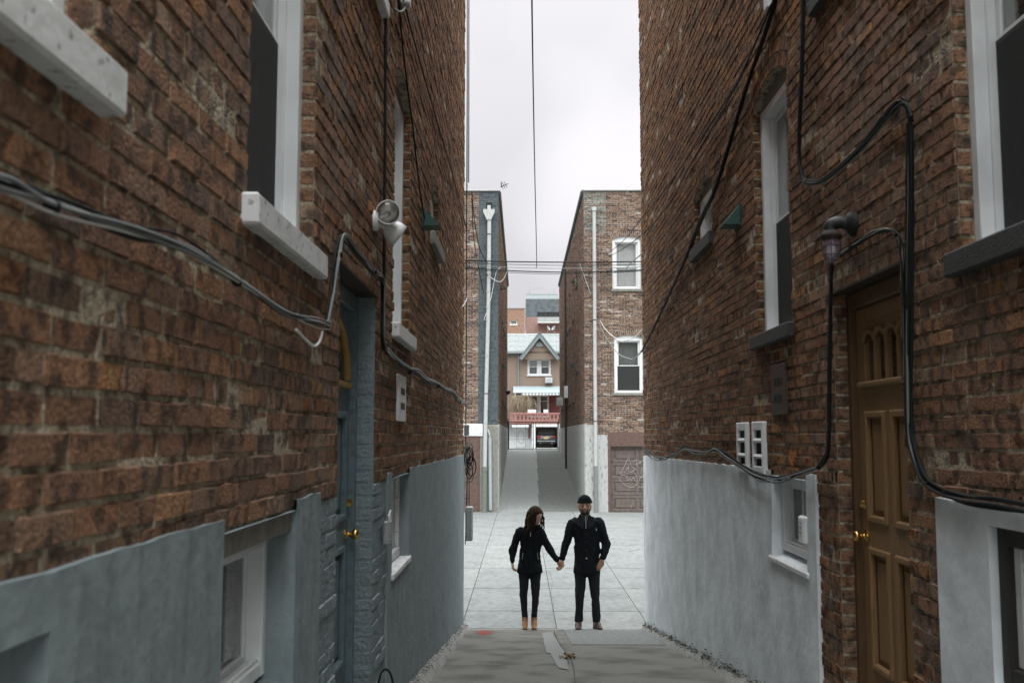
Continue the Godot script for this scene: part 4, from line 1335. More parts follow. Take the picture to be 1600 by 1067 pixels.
func vent_hood(label, p, out, along, h, m, group = ""):
	var b = thing("vent_hood", label, "vent", p, group)
	var up = Vector3.UP * h
	var s = begin()
	var a0 = p - along * 0.5
	var a1 = p + along * 0.5
	tri(s, a0, a0 + up, a0 + out, -along)
	tri(s, a1, a1 + up, a1 + out, along)
	quad(s, a0 + up, a1 + up, a1 + out, a0 + out, out + up)
	quad(s, a0 + up * 0.02, a1 + up * 0.02, a1 + out, a0 + out, Vector3.DOWN)
	obj("hood", s, m, b)
	s = begin()
	box(s, p + out * 0.02 + up * 0.5, (along.abs() * 1.16 + up * 1.1 + out.abs() * 0.06), 0.002)
	obj("flange", s, m, b)

func fittings():
	# twin floodlight
	var p = lp(583, 345, 0.0)
	var b = thing("floodlight", "white twin floodlight on dark brick above the blue door", "lamp", p)
	var s = begin(true)
	lathe(s, p, Vector3(1, 0, 0), [[0, 0], [0.055, 0.0, 1], [0.055, 0.02], [0.045, 0.03, 1], [0, 0.03]], 20)
	obj("wall_plate", s, M.white_clean, b)
	for k in 2:
		var ax = Vector3(0.18, -0.10, 1.0).normalized() if k == 0 else Vector3(0.75, -0.52, -0.30).normalized()
		var hd = p + (Vector3(0.075, 0.045, -0.02) if k == 0 else Vector3(0.085, -0.03, -0.10))
		s = begin(true)
		tube(s, spline([p + Vector3(0.02, 0.01 - k * 0.02, -k * 0.02), p + Vector3(0.05, 0.03 - k * 0.05, -0.03 - k * 0.03), hd - ax * 0.04], 5), 0.014, 8)
		obj("swivel_arm", s, M.white_clean, b)
		s = begin(true)
		lathe(s, hd - ax * 0.05, ax, [[0, -0.05], [0.022, -0.05, 1], [0.028, -0.02], [0.030, 0.01], [0.058, 0.045], [0.066, 0.075], [0.066, 0.105], [0.061, 0.105], [0.060, 0.085]], 22)
		var hs = obj("lamp_housing", s, M.white_clean, b)
		s = begin(true)
		lathe(s, hd - ax * 0.05, ax, [[0, 0.02], [0.02, 0.03], [0.045, 0.055], [0.060, 0.09]], 20)
		obj("reflector", s, M.reflector, hs)
		s = begin(true)
		lathe(s, hd - ax * 0.05, ax, [[0.060, 0.092], [0.045, 0.099], [0.02, 0.103], [0, 0.104]], 20)
		obj("lens", s, M.glass, hs)
	# jar lamp
	p = rp(1336, 350, 0.0)
	b = thing("jar_lamp", "black iron wall lamp with violet glass jar beside brown door", "lamp", p)
	s = begin(true)
	lathe(s, p, Vector3(-1, 0, 0), [[0, 0], [0.062, 0.0, 1], [0.062, 0.025], [0.045, 0.04], [0.03, 0.05], [0, 0.05]], 18)
	obj("wall_plate", s, M.iron_black, b)
	s = begin(true)
	var e = p + Vector3(-0.115, -0.03, -0.02)
	tube(s, spline([p + Vector3(-0.03, 0, 0), p + Vector3(-0.075, 0.012, -0.008), e + Vector3(-0.0, 0.025, 0), e + Vector3(0, -0.012, 0)], 6), 0.033, 12)
	obj("elbow_arm", s, M.iron_black, b)
	s = begin(true)
	lathe(s, e, Vector3.DOWN, [[0, 0], [0.036, 0.0, 1], [0.048, 0.014], [0.052, 0.02], [0.052, 0.032], [0.044, 0.036], [0.044, 0.05], [0, 0.05]], 20)
	obj("cap", s, M.iron_rust, b)
	s = begin(true)
	lathe(s, e, Vector3.DOWN, [[0.042, 0.05], [0.042, 0.11], [0.038, 0.145], [0.024, 0.165], [0, 0.17]], 20)
	obj("glass_jar", s, M.glass_violet, b)
	s = begin(true)
	lathe(s, e, Vector3.DOWN, [[0, 0.05], [0.012, 0.05], [0.014, 0.07], [0.022, 0.09], [0.024, 0.115], [0.016, 0.135], [0, 0.14]], 12)
	obj("bulb", s, M.white_clean, b)
	s = begin(true)
	for k in 4:
		var a := TAU * k / 4 + 0.3
		var q := []
		for j in 7: q.append(e + Vector3(cos(a) * 0.047 * cos(j / 6.0 * 1.45), -0.05 - sin(j / 6.0 * 1.45) * 0.127, sin(a) * 0.047 * cos(j / 6.0 * 1.45)))
		tube(s, q, 0.0025, 5)
	for y in [0.08, 0.125]:
		var q := []
		for j in 17: q.append(e + Vector3(cos(TAU * j / 16) * 0.046, -y, sin(TAU * j / 16) * 0.046))
		tube(s, q, 0.0022, 5)
	obj("wire_guard", s, M.iron_rust, b)
	# green hoods
	vent_hood("green copper vent hood by the small window of floodlight wall", lp(661, 356, 0.0), Vector3(0.14, 0, 0), Vector3(0, 0, -0.20), 0.16, M.copper_green)
	vent_hood("green copper vent hood by the small window of jar-lamp wall", rp(1153, 354, 0.0), Vector3(-0.13, 0, 0), Vector3(0, 0, -0.20), 0.155, M.copper_green)
	for k in 2:
		vent_hood("small green vent hood on the far side wall facing painted strip" if k == 0 else "small green vent hood low on far side wall facing painted strip", Vector3(FRX, 8.85 if k == 0 else 5.35, -40.5), Vector3(-0.16, 0, 0), Vector3(0, 0, -0.25), 0.18, M.copper_green)
		vent_hood("small green vent hood high on the side of painted-strip building" if k == 0 else "small green vent hood low on the side of painted-strip building", Vector3(FLX, 8.95 if k == 0 else 5.5, -43.0), Vector3(0.16, 0, 0), Vector3(0, 0, -0.25), 0.18, M.copper_green)
	# louvred vents beside each other
	for k in 2:
		var d0 = 7.36 if k == 0 else 6.85
		var fr = frame(Vector3(RX, 0, 0), Vector3(0, 0, -1), Vector3(-1, 0, 0))
		b = thing("vent_block", "white cast vent block on brick above white plinth, toward the court" if k == 0 else "white cast vent block on brick above white plinth, toward brown door", "vent", at(fr, d0 + 0.2, 2.33, 0))
		s = begin()
		bar(s, fr, d0, d0 + 0.05, 2.325, 2.695, -0.002, 0.032, 0.006)
		bar(s, fr, d0 + 0.28, d0 + 0.33, 2.325, 2.695, -0.002, 0.032, 0.006)
		bar(s, fr, d0 + 0.05, d0 + 0.28, 2.325, 2.385, -0.002, 0.030, 0.006)
		bar(s, fr, d0 + 0.05, d0 + 0.28, 2.635, 2.695, -0.002, 0.030, 0.006)
		obj("casing", s, M.white_paint, b)
		s = begin()
		bar(s, fr, d0 + 0.05, d0 + 0.28, 2.385, 2.635, 0.004, 0.008, 0)
		obj("mesh_back", s, M.void, b)
		for j in [2.452, 2.562]:
			s = begin()
			box(s, at(fr, d0 + 0.165, j, 0.020), Vector3(0.030, 0.026, 0.23), 0.005, Basis(Vector3(0, 0, 1), -0.5))
			obj("louvre", s, M.white_paint, b)
	# flat grilles
	for left in [true, false]:
		var fr = frame(Vector3(LX, 0, 0), Vector3(0, 0, -1), Vector3(1, 0, 0)) if left else frame(Vector3(RX, 0, 0), Vector3(0, 0, -1), Vector3(-1, 0, 0))
		var r0 = [6.33, 6.72, 2.69, 2.99] if left else [6.28, 6.64, 2.73, 3.06]
		b = thing("wall_grille", "white wall grille with slots on floodlight wall below cables" if left else "brown wall grille with slots above the white vent blocks", "vent", at(fr, r0[0], r0[2], 0))
		s = begin()
		bar(s, fr, r0[0], r0[1], r0[2], r0[3], -0.001, 0.02, 0.004)
		obj("plate", s, M.white_paint if left else M.vent_brown, b)
		for gi in 2:
			for gj in 3:
				s = begin()
				var uc = lerpf(r0[0], r0[1], 0.3 + gj * 0.2)
				var vc = lerpf(r0[2], r0[3], 0.33 + gi * 0.32)
				bar(s, fr, uc - 0.022, uc + 0.022, vc - 0.022, vc + 0.022, 0.0205, 0.023, 0)
				obj("slot", s, M.void, b)
	# white entry box beside the plinth window
	p = rp(1256, 828, 0.03)
	b = thing("entry_box", "small white plastic box on white plinth beside its window", "box", p)
	s = begin()
	box(s, p, Vector3(0.035, 0.165, 0.11), 0.012)
	obj("case", s, M.white_clean, b)
	for k in 3:
		s = begin()
		box(s, p + Vector3(-0.019, 0.045 - k * 0.03, 0), Vector3(0.003, 0.006, 0.06), 0.0)
		obj("slot", s, M.box_grey, b)
	# small box with folded papers by the blue door
	p = lp(605, 832, 0.03)
	b = thing("paper_holder", "small metal holder with folded paper by the blue door", "box", p)
	s = begin()
	box(s, p, Vector3(0.04, 0.13, 0.08), 0.006)
	obj("case", s, M.box_grey, b)
	s = begin()
	box(s, p + Vector3(0.012, 0.07, -0.01), Vector3(0.006, 0.09, 0.10), 0.001, Basis(Vector3(1, 0, 0), 0.3))
	obj("paper", s, M.white_clean, b)
	# orange mark on the brick
	s = begin()
	var r := RandomNumberGenerator.new()
	r.seed = 8
	for k in 40:
		var q = rp(1238 + r.randfn(0, 2.2), 717 + r.randfn(0, 7), 0.004 + k * 0.00008)
		var z = r.randf_range(0.006, 0.018)
		var pp := []
		for j in 6: pp.append(q + Vector3(0, sin(TAU * j / 6) * z * 1.3, cos(TAU * j / 6) * z) * r.randf_range(0.7, 1.2))
		for j in range(1, 5): tri(s, pp[0], pp[j], pp[j + 1], Vector3(-1, 0, 0))
	tag(obj("paint_mark", s, M.orange_spray), "small orange spray mark on brick above white plinth window", "paint mark")
	# bag by the blue door: only its handle reaches into the picture
	p = Vector3(-0.66, ground_y(4.95), -4.95)
	b = thing("black_bag", "black bag with loop handle standing by the blue door", "bag", p)
	s = begin(true)
	lathe(s, p, Vector3.UP, [[0, 0.0], [0.10, 0.0], [0.12, 0.05], [0.12, 0.2], [0.09, 0.29], [0.02, 0.31], [0, 0.31]], 14)
	obj("body", s, M.denim_black, b)
	s = begin(true)
	var q := []
	for k in 13: q.append(p + Vector3(cos(PI * k / 12) * 0.038, 0.29 + sin(PI * k / 12) * 0.105, 0.0))
	tube(s, q, 0.006, 6)
	obj("handle", s, M.cable_black, b)
	for left in [true, false]:
		p = lp(634, -4, 0.03) if left else rp(1203, 2, 0.03)
		b = thing("cable_bracket", "white bracket box where cables meet, high on floodlight wall" if left else "white bracket box where cables meet, high on jar-lamp wall", "bracket", p)
		s = begin()
		box(s, p, Vector3(0.06, 0.12, 0.10), 0.008)
		obj("case", s, M.white_worn, b)

func pipes():
	var fz := FAR - 0.09
	# white downpipe with hopper on the painted strip
	var top = on_z(764, 345, fz)
	var b = thing("downpipe", "white downpipe with funnel hopper and green iron foot on painted strip", "pipe", on_z(757, 800, fz))
	var s = begin(true)
	tube(s, spline([on_z(764.5, 340, fz), on_z(763, 480, fz), on_z(759.5, 620, fz), on_z(757.5, 733, fz)], 6), 0.068, 12)
	obj("pipe", s, M.pipe_white, b)
	s = begin()
	var hp := []
	for k in [[-0.20, 10.45], [0.20, 10.45], [0.20, 10.36], [0.075, 10.08], [-0.075, 10.08], [-0.20, 10.36]]: hp.append(Vector3(top.x + k[0], k[1], -fz - 0.07))
	slab(s, hp, Vector3(0, 0, 1), 0.16)
	obj("hopper", s, M.pipe_white, b)
	s = begin()
	box(s, Vector3(top.x, 10.52, -FAR + 0.06), Vector3(0.12, 0.16, 0.14), 0.01)
	obj("spout", s, M.pipe_white, b)
	s = begin(true)
	tube(s, [on_z(757.5, 733, fz), on_z(757, 800, fz)], 0.082, 12)
	var foot = obj("foot_pipe", s, M.pipe_green, b)
	s = begin(true)
	tube(s, [on_z(757.5, 729, fz), on_z(757.5, 736, fz)], 0.098, 12)
	obj("collar", s, M.pipe_green, foot)
	for py in [366, 430, 456, 480, 500, 556, 615, 660]:
		s = begin(true)
		var c = on_z(764.5 - maxf(0, py - 340) * 0.0175, py, fz)
		tube(s, [c - Vector3(0, 0.014, 0), c + Vector3(0, 0.014, 0)], 0.078, 12)
		obj("pipe_strap", s, M.iron_rust if py % 4 else M.pipe_white, b)
	s = begin()
	box(s, Vector3(top.x, 10.62, -FAR + 0.004), Vector3(0.2, 0.2, 0.03), 0.0)
	obj("scupper", s, M.void, b)
	# short pale pipe beside it
	b = thing("drain_pipe", "short pale blue pipe beside the green iron pipe foot", "pipe", on_z(766, 799, fz))
	s = begin(true)
	tube(s, [on_z(765.5, 684, fz), on_z(765.8, 740, fz), on_z(766.5, 797, fz)], 0.055, 12)
	obj("pipe", s, M.pipe_pale, b)
	s = begin(true)
	tube(s, spline([on_z(765.5, 686, fz), on_z(764.5, 678, fz), on_z(762, 671, fz + 0.05)], 5), 0.03, 8)
	obj("elbow", s, M.pipe_pale, b)
	# downpipe of the other building
	b = thing("downpipe", "tall straight white downpipe with dark grey foot beside the garage", "pipe", on_z(930.5, 800, fz))
	s = begin(true)
	tube(s, [on_z(928.5, 330, fz), on_z(929.5, 520, fz), on_z(931, 729, fz)], 0.062, 12)
	obj("pipe", s, M.pipe_white, b)
	s = begin(true)
	tube(s, [on_z(931, 728, fz), on_z(931.5, 800, fz)], 0.074, 12)
	obj("foot_pipe", s, M.pipe_grey, b)
	s = begin()
	box(s, on_z(928.5, 327, fz), Vector3(0.15, 0.14, 0.15), 0.01)
	obj("spout", s, M.pipe_white, b)
	for py in [500, 658]:
		s = begin(true)
		var c = on_z(929.5 if py < 600 else 930.4, py, fz)
		tube(s, [c - Vector3(0, 0.014, 0), c + Vector3(0, 0.014, 0)], 0.072, 12)
		obj("pipe_strap", s, M.iron_rust, b)
	# dark pipe down the far side wall
	b = thing("soil_pipe", "thin dark pipe down the far side wall beside the ramp", "pipe", Vector3(FRX - 0.07, 1.0, -46.9))
	s = begin(true)
	tube(s, [Vector3(FRX - 0.07, 0.95, -47.6), Vector3(FRX - 0.07, 10.6, -47.6)], 0.05, 8)
	obj("pipe", s, M.iron_rust, b)
	# aerial on the roof corner
	var ap = on_z(783, 293, FAR + 0.6)
	b = thing("roof_aerial", "bent television aerial on the roof corner of painted-strip building", "aerial", ap)
	s = begin(true)
	tube(s, [ap, ap + Vector3(0.02, 0.22, 0)], 0.016, 6)
	obj("mast", s, M.copper_green, b)
	s = begin(true)
	tube(s, [ap + Vector3(-0.02, 0.02, 0.0), ap + Vector3(0.26, 0.14, 0.02)], 0.016, 6)
	obj("boom", s, M.copper_green, b)
	for k in 3:
		s = begin(true)
		var c = ap + Vector3(0.03 + k * 0.065, 0.045 + k * 0.03, 0)
		tube(s, [c + Vector3(-0.05, 0.08, 0.1), c + Vector3(0.05, -0.08, -0.1)], 0.010, 5)
		obj("element", s, M.copper_green, b)
	# graffiti on the garage door
	var z = FAR + 0.100
	b = thing("graffiti", "pale scrawled graffiti tag on the brown garage door", "graffiti", on_z(960, 780, z))
	for st in [[[585, 600], [625, 530], [668, 450], [690, 520], [735, 555]], [[625, 585], [660, 540], [665, 520], [668, 572], [700, 575], [735, 550]], [[705, 492], [740, 468], [735, 522], [760, 490], [775, 480], [765, 502], [800, 470]],
		[[720, 590], [745, 640], [735, 700], [690, 722], [640, 705], [600, 670], [582, 640], [600, 610], [640, 612], [655, 655], [680, 638], [690, 658], [715, 630], [725, 662]], [[792, 540], [780, 590], [797, 612], [770, 640], [764, 662]], [[750, 716], [790, 720], [818, 700]], [[760, 620], [800, 625], [830, 610]], [[690, 910], [694, 880]]]:
		var q := []
		for k in st: q.append(on_z(870 + k[0] / 5.927, 640 + k[1] / 5.927, z))
		s = begin(true)
		tube(s, spline(q, 5), 0.011, 5)
		obj("stroke", s, M.chalk, b)
	# window air conditioner, meter box, floodlight on the far side walls
	p_air(Vector3(FRX - 0.16, 4.35, -52.6), Vector3(0.34, 0.44, 0.60), "grey window air conditioner jutting over the far ramp")
	b = thing("meter_box", "white meter box on the far side wall above the ramp", "utility box", Vector3(FRX - 0.05, 4.6, -47.0))
	s = begin()
	box(s, Vector3(FRX - 0.08, 4.62, -47.0), Vector3(0.16, 0.55, 0.7), 0.01)
	obj("case", s, M.white_paint, b)
	b = thing("security_light", "small black floodlight on the side of painted-strip building", "lamp", Vector3(FLX, 4.65, -48))
	s = begin(true)
	tube(s, [Vector3(FLX, 4.65, -48), Vector3(FLX + 0.12, 4.68, -48)], 0.03, 8)
	obj("arm", s, M.iron_black, b)
	s = begin(true)
	lathe(s, Vector3(FLX + 0.10, 4.70, -48), Vector3(0.6, -0.5, 0.6), [[0, -0.05], [0.05, -0.05, 1], [0.06, 0.03], [0.11, 0.1], [0.11, 0.14, 1], [0, 0.14]], 12)
	obj("head", s, M.iron_black, b)

func p_air(c, size, label):
	var b = thing("air_conditioner", label, "air conditioner", c - Vector3(0, size.y * 0.5, 0))
	var s = begin()
	box(s, c, size, 0.015)
	obj("case", s, M.box_grey, b)
	s = begin()
	box(s, c + Vector3(0, 0, size.z * 0.5 + 0.004), Vector3(size.x * 0.8, size.y * 0.75, 0.012), 0.004)
	obj("front_panel", s, M.white_clean, b)
	for k in 5:
		s = begin()
		box(s, c + Vector3(0, (k - 2) * size.y * 0.13, size.z * 0.5 + 0.014), Vector3(size.x * 0.7, size.y * 0.05, 0.012), 0.002)
		obj("louvre", s, M.pipe_grey, b)

# ---------------------------------------------------------------- gate, house across the street, car, towers beyond
func gate():
	var z := -FEND - 0.1
	var y0 = ground_y(FEND) + 0.03
	var b = thing("metal_gate", "black steel double gate across the top of the far ramp", "gate", Vector3(0.7, y0, z))
	var mid := 0.74
	for k in 2:
		var x0 = FLX + 0.06 if k == 0 else mid + 0.05
		var x1 = mid - 0.05 if k == 0 else FRX - 0.10
		var h := 1.58
		var s = begin()
		for e in [[x0, x0 + 0.04, y0, y0 + h], [x1 - 0.04, x1, y0, y0 + h]]: span(s, Vector3(e[0], e[2], z - 0.02), Vector3(e[1], e[3], z + 0.02), 0.003)
		for e in [y0, y0 + h - 0.04]: span(s, Vector3(x0 + 0.04, e, z - 0.018), Vector3(x1 - 0.04, e + 0.04, z + 0.018), 0.003)
		var leaf = obj("leaf", s, M.iron_black, b)
		leaf.name = "gate_leaf"
		for t in [0.33, 0.67]:
			s = begin(true)
			tube(s, [Vector3(lerpf(x0, x1, t), y0 + 0.04, z), Vector3(lerpf(x0, x1, t), y0 + h - 0.04, z)], 0.008, 5)
			obj("bar", s, M.iron_black, leaf)
		for t in [0.36, 0.8]:
			s = begin(true)
			tube(s, [Vector3(x0 + 0.04, y0 + h * t, z), Vector3(x1 - 0.04, y0 + h * t, z)], 0.008, 5)
			obj("bar", s, M.iron_black, leaf)
	for x in [FLX + 0.03, FRX - 0.05]:
		var s = begin()
		span(s, Vector3(x - 0.03, y0 - 0.1, z - 0.03), Vector3(x + 0.03, y0 + 1.75, z + 0.03), 0.004)
		obj("post", s, M.iron_black, b)

func rect(p0, p1, d):
	var a = on_z(p0[0], p0[1], d)
	var c = on_z(p1[0], p1[1], d)
	return {"u0": a.x, "u1": c.x, "v0": c.y, "v1": a.y}

func house():
	var D := 79.0
	var fr = frame(Vector3(0, 0, -D), Vector3(1, 0, 0), Vector3(0, 0, 1))
	var b = thing("brick_house", "gabled brick house with red terrace and pale blue awning across the street", "house", Vector3(1, 1.6, -D))
	var w1 = rect([824, 560], [861, 586], D)
	var dop = {"u0": w1.u0, "u1": w1.u1, "v0": w1.v0, "v1": w1.v1, "rise": 0.0, "rd": 0.1}
	var w2 = rect([826, 617], [858, 646], D)
	var pop = {"u0": w2.u0, "u1": w2.u1, "v0": w2.v0 - 0.3, "v1": w2.v1, "rise": 0.0, "rd": 0.1}
	var gar = {"u0": 1.02, "u1": 2.95, "v0": 1.5, "v1": 3.45, "rise": 0.0, "rd": 0.1}
	var eave := 9.3
	var s = begin()
	bed(s, fr, -5.0, 7.0, 1.3, eave, [dop, pop, gar], 0.0)
	quad(s, Vector3(-5, 1.3, -D), Vector3(-5, eave, -D), Vector3(-5, eave, -D - 10), Vector3(-5, 1.3, -D - 10), Vector3.LEFT)
	quad(s, Vector3(7, 1.3, -D), Vector3(7, eave, -D), Vector3(7, eave, -D - 10), Vector3(7, 1.3, -D - 10), Vector3.RIGHT)
	quad(s, Vector3(-5, 1.3, -D - 10), Vector3(7, 1.3, -D - 10), Vector3(7, eave, -D - 10), Vector3(-5, eave, -D - 10), Vector3.FORWARD)
	obj("wall", s, M.house_brick, b)
	# slate roof, course by course
	var n := 14
	var rid = Vector3(0, 11.05, -D - 4.2)
	var low = Vector3(0, eave - 0.1, -D + 0.35)
	var under = begin()
	slab(under, [Vector3(-5.2, low.y - 0.06, low.z), Vector3(7.2, low.y - 0.06, low.z), Vector3(7.2, rid.y - 0.06, rid.z), Vector3(-5.2, rid.y - 0.06, rid.z)], Vector3(0, 4.4, 1.8), 0.05)
	slab(under, [Vector3(-5.2, low.y - 0.06, -D - 9), Vector3(7.2, low.y - 0.06, -D - 9), Vector3(7.2, rid.y - 0.06, rid.z), Vector3(-5.2, rid.y - 0.06, rid.z)], Vector3(0, 4.4, -1.8), 0.05)
	var roof = obj("roof", under, M.slate, b)
	for k in n:
		s = begin()
		var a = low.lerp(rid, float(k) / n)
		var c = low.lerp(rid, float(k + 1.25) / n)
		slab(s, [Vector3(-5.2, a.y + 0.035, a.z), Vector3(7.2, a.y + 0.035, a.z), Vector3(7.2, c.y, c.z), Vector3(-5.2, c.y, c.z)], Vector3(0, 4.4, 1.8), 0.02)
		obj("slate_course", s, M.slate, roof)
	s = begin()
	span(s, Vector3(-5.2, eave - 0.25, -D + 0.02), Vector3(7.2, eave - 0.09, -D + 0.40), 0.02)
	obj("gutter", s, M.trim_blue, b)
	# gable
	var pk = on_z(843, 522, D - 0.6)
	var gl = on_z(813, 561, D - 0.6)
	var gr = on_z(873, 561, D - 0.6)
	s = begin()
	slab(s, [gl + Vector3(0.1, 0, -0.5), gr + Vector3(-0.1, 0, -0.5), pk + Vector3(0, -0.1, -0.5)], Vector3(0, 0, 1), 0.3)
	obj("gable", s, M.house_brick, b)
	s = begin()
	for e in [gl, gr]:
		var dir = (e - pk).normalized()
		var nn = Vector3(-dir.y, dir.x, 0) * (1.0 if dir.x > 0 else -1.0)
		slab(s, [pk + Vector3(0, 0.12, 0), e + nn * 0.12, e - nn * 0.14, pk + Vector3(0, -0.30, 0)], Vector3(0, 0, 1), 0.14)
	obj("barge_board", s, M.trim_blue, b)
	for e in [gl, gr]:
		s = begin()
		slab(s, [pk + Vector3(0, 0.14, 0.2), e + Vector3(0, 0.14, 0.2), Vector3(e.x, e.y + 0.14, -D - 1.5), Vector3(pk.x, pk.y + 0.14, -D - 3.4)], Vector3(-(pk.y - e.y) * signf(pk.x - e.x), absf(pk.x - e.x), 0), 0.05)
		obj("gable_roof", s, M.slate, b)
	s = begin()
	var hr := []
	var hc = on_z(843, 542, D - 0.3)
	for k in 13: hr.append(hc + Vector3(cos(PI * k / 12) * 0.30, sin(PI * k / 12) * 0.36, 0.12))
	slab(s, hr, Vector3(0, 0, 1), 0.06)
	obj("gable_vent", s, M.trim_blue, b)
	# upper double window
	var mid = (dop.u0 + dop.u1) * 0.5
	for k in 2:
		var o = dop.duplicate()
		if k == 0: o.u1 = mid - 0.01
		else: o.u0 = mid + 0.01
		window(b, fr, o, {"fw": 0.12, "mat": M.white_clean, "curtain": [[1, M.curtain], [0, M.curtain_grey]]})
	s = begin()
	span(s, Vector3(dop.u0 - 0.06, dop.v1 + 0.002, -D), Vector3(dop.u1 + 0.06, dop.v1 + 0.12, -D + 0.05), 0.01)
	span(s, Vector3(dop.u0 - 0.06, dop.v0 - 0.08, -D), Vector3(dop.u1 + 0.06, dop.v0 - 0.002, -D + 0.08), 0.01)
	obj("window_trim", s, M.white_clean, b)
	mid = (pop.u0 + pop.u1) * 0.5
	for k in 2:
		var o = pop.duplicate()
		if k == 0: o.u1 = mid - 0.01
		else: o.u0 = mid + 0.01
		window(b, fr, o, {"fw": 0.08, "mat": M.white_clean, "split": 0.75, "curtain": [[1, M.curtain_grey]]})
	s = begin()
	var rr = rect([858.5, 616], [875, 646], D)
	span(s, Vector3(rr.u0 + 0.02, rr.v0 - 0.3, -D + 0.005), Vector3(rr.u1 + 0.6, rr.v1, -D + 0.04), 0.0)
	obj("porch_wall", s, M.dark_red, b)
	# awning with scalloped valance
	var aw0 = on_z(803, 604, D - 0.05)
	var aw1 = on_z(874, 616, D - 1.5)
	s = begin()
	slab(s, [Vector3(aw0.x - 0.05, aw0.y, -D + 0.05), Vector3(aw1.x + 0.4, aw0.y, -D + 0.05), Vector3(aw1.x + 0.4, aw1.y + 0.1, -D + 1.5), Vector3(aw0.x - 0.05, aw1.y + 0.1, -D + 1.5)], Vector3(0, 1.5, 0.4), 0.03)
	var aw = obj("awning", s, M.awning_blue, b)
	var ns := 26
	for k in ns:
		s = begin()
		var x0 = lerpf(aw0.x + 0.6, aw1.x + 0.4, float(k) / ns)
		var x1 = lerpf(aw0.x + 0.6, aw1.x + 0.4, float(k + 1) / ns)
		slab(s, [Vector3(x0, aw1.y + 0.09, -D + 1.5), Vector3(x1, aw1.y + 0.09, -D + 1.5), Vector3(x1, aw1.y - 0.04, -D + 1.5), Vector3((x0 + x1) * 0.5, aw1.y - 0.10, -D + 1.5), Vector3(x0, aw1.y - 0.04, -D + 1.5)], Vector3(0, 0, 1), 0.015)
		obj("scallop", s, M.white_clean if k % 2 else M.awning_blue, aw)
	for x in [aw0.x + 0.1, aw1.x + 0.35]:
		s = begin(true)
		tube(s, [Vector3(x, 3.6, -D + 1.45), Vector3(x, aw1.y + 0.1, -D + 1.45)], 0.03, 8)
		obj("post", s, M.white_clean, b)
	# terrace with pierced red balustrade
	var TD := D - 2.6
	var t0 = on_z(796.5, 645, TD)
	var t1 = on_z(878, 660, TD)
	s = begin()
	span(s, Vector3(t0.x - 2.0, t1.y - 0.12, -D), Vector3(t1.x + 1.0, t1.y + 0.02, -TD), 0.01)
	obj("terrace_floor", s, M.red_paint, b)
	s = begin()
	span(s, Vector3(t0.x, t0.y - 0.14, -TD - 0.09), Vector3(t1.x, t0.y, -TD + 0.05), 0.012)
	span(s, Vector3(t0.x, t1.y + 0.02, -TD - 0.08), Vector3(t1.x, t1.y + 0.16, -TD + 0.04), 0.012)
	span(s, Vector3(t0.x, t1.y + 0.16, -TD - 0.08), Vector3(t0.x + 0.22, t0.y - 0.14, -TD + 0.04), 0.01)
	var bal = obj("balustrade", s, M.red_paint, b)
	var nb := 13
	var bw = (t1.x - t0.x - 0.25) / nb
	var ya = t1.y + 0.16
	var yb = t0.y - 0.14
	for k in nb + 1:
		s = begin()
		var x = t0.x + 0.22 + k * bw
		var ym = (ya + yb) * 0.5
		var a = bw * 0.5 - 0.03
		slab(s, [Vector3(x - a, ya, -TD - 0.06), Vector3(x + a, ya, -TD - 0.06), Vector3(x + a * 0.8, ya + 0.1, -TD - 0.06), Vector3(x + 0.055, ym, -TD - 0.06), Vector3(x + a * 0.8, yb - 0.1, -TD - 0.06), Vector3(x + a, yb, -TD - 0.06), Vector3(x - a, yb, -TD - 0.06), Vector3(x - a * 0.8, yb - 0.1, -TD - 0.06), Vector3(x - 0.055, ym, -TD - 0.06), Vector3(x - a * 0.8, ya + 0.1, -TD - 0.06)], Vector3(0, 0, 1), 0.09)
		obj("baluster", s, M.red_paint, bal)
	# carport frame, entry wall and door below
	s = begin()
	var cp = rect([837, 661], [872, 699], TD)
	span(s, Vector3(cp.u0 - 0.25, 1.62, -TD - 0.2), Vector3(cp.u0 - 0.0, t1.y - 0.12, -TD), 0.01)
	span(s, Vector3(cp.u1 - 0.05, 1.62, -TD - 0.2), Vector3(cp.u1 + 0.15, t1.y - 0.12, -TD), 0.01)
	span(s, Vector3(cp.u0, t1.y - 0.34, -TD - 0.2), Vector3(cp.u1 - 0.05, t1.y - 0.122, -TD - 0.01), 0.01)
	obj("carport_frame", s, M.white_paint, b)
	s = begin()
	span(s, Vector3(t0.x - 2.0, 1.5, -TD - 1.2), Vector3(cp.u0 - 0.25, t1.y - 0.12, -TD - 1.0), 0.01)
	span(s, Vector3(cp.u0 - 0.3, 1.5, -D), Vector3(cp.u0 - 0.25, t1.y - 0.125, -TD - 0.21), 0.005)
	obj("entry_wall", s, M.white_paint, b)
	s = begin()
	span(s, Vector3(cp.u1 + 0.15, 1.5, -D), Vector3(cp.u1 + 1.5, t1.y - 0.125, -TD - 0.1), 0.005)
	obj("carport_wall", s, M.white_paint, b)
	s = begin()
	var er = rect([805, 667], [823, 700], TD)
	span(s, Vector3(er.u0, 1.66, -TD - 0.998), Vector3(er.u1, er.v1, -TD - 0.94), 0.01)
	var ed = obj("entry_door", s, M.white_clean, b)
	s = begin(true)
	var q := []
	for k in 25: q.append(Vector3((er.u0 + er.u1) * 0.5 + cos(TAU * k / 24) * 0.24, 2.45 + sin(TAU * k / 24) * 0.5, -TD - 0.935))
	tube(s, q, 0.02, 5)
	obj("oval_light", s, M.box_grey, ed)
	s = begin()
	span(s, Vector3(er.u1 + 0.12, 2.35, -TD - 0.99), Vector3(er.u1 + 0.30, t1.y - 0.2, -TD - 0.93), 0.01)
	obj("red_pilaster", s, M.red_paint, b)
	s = begin()
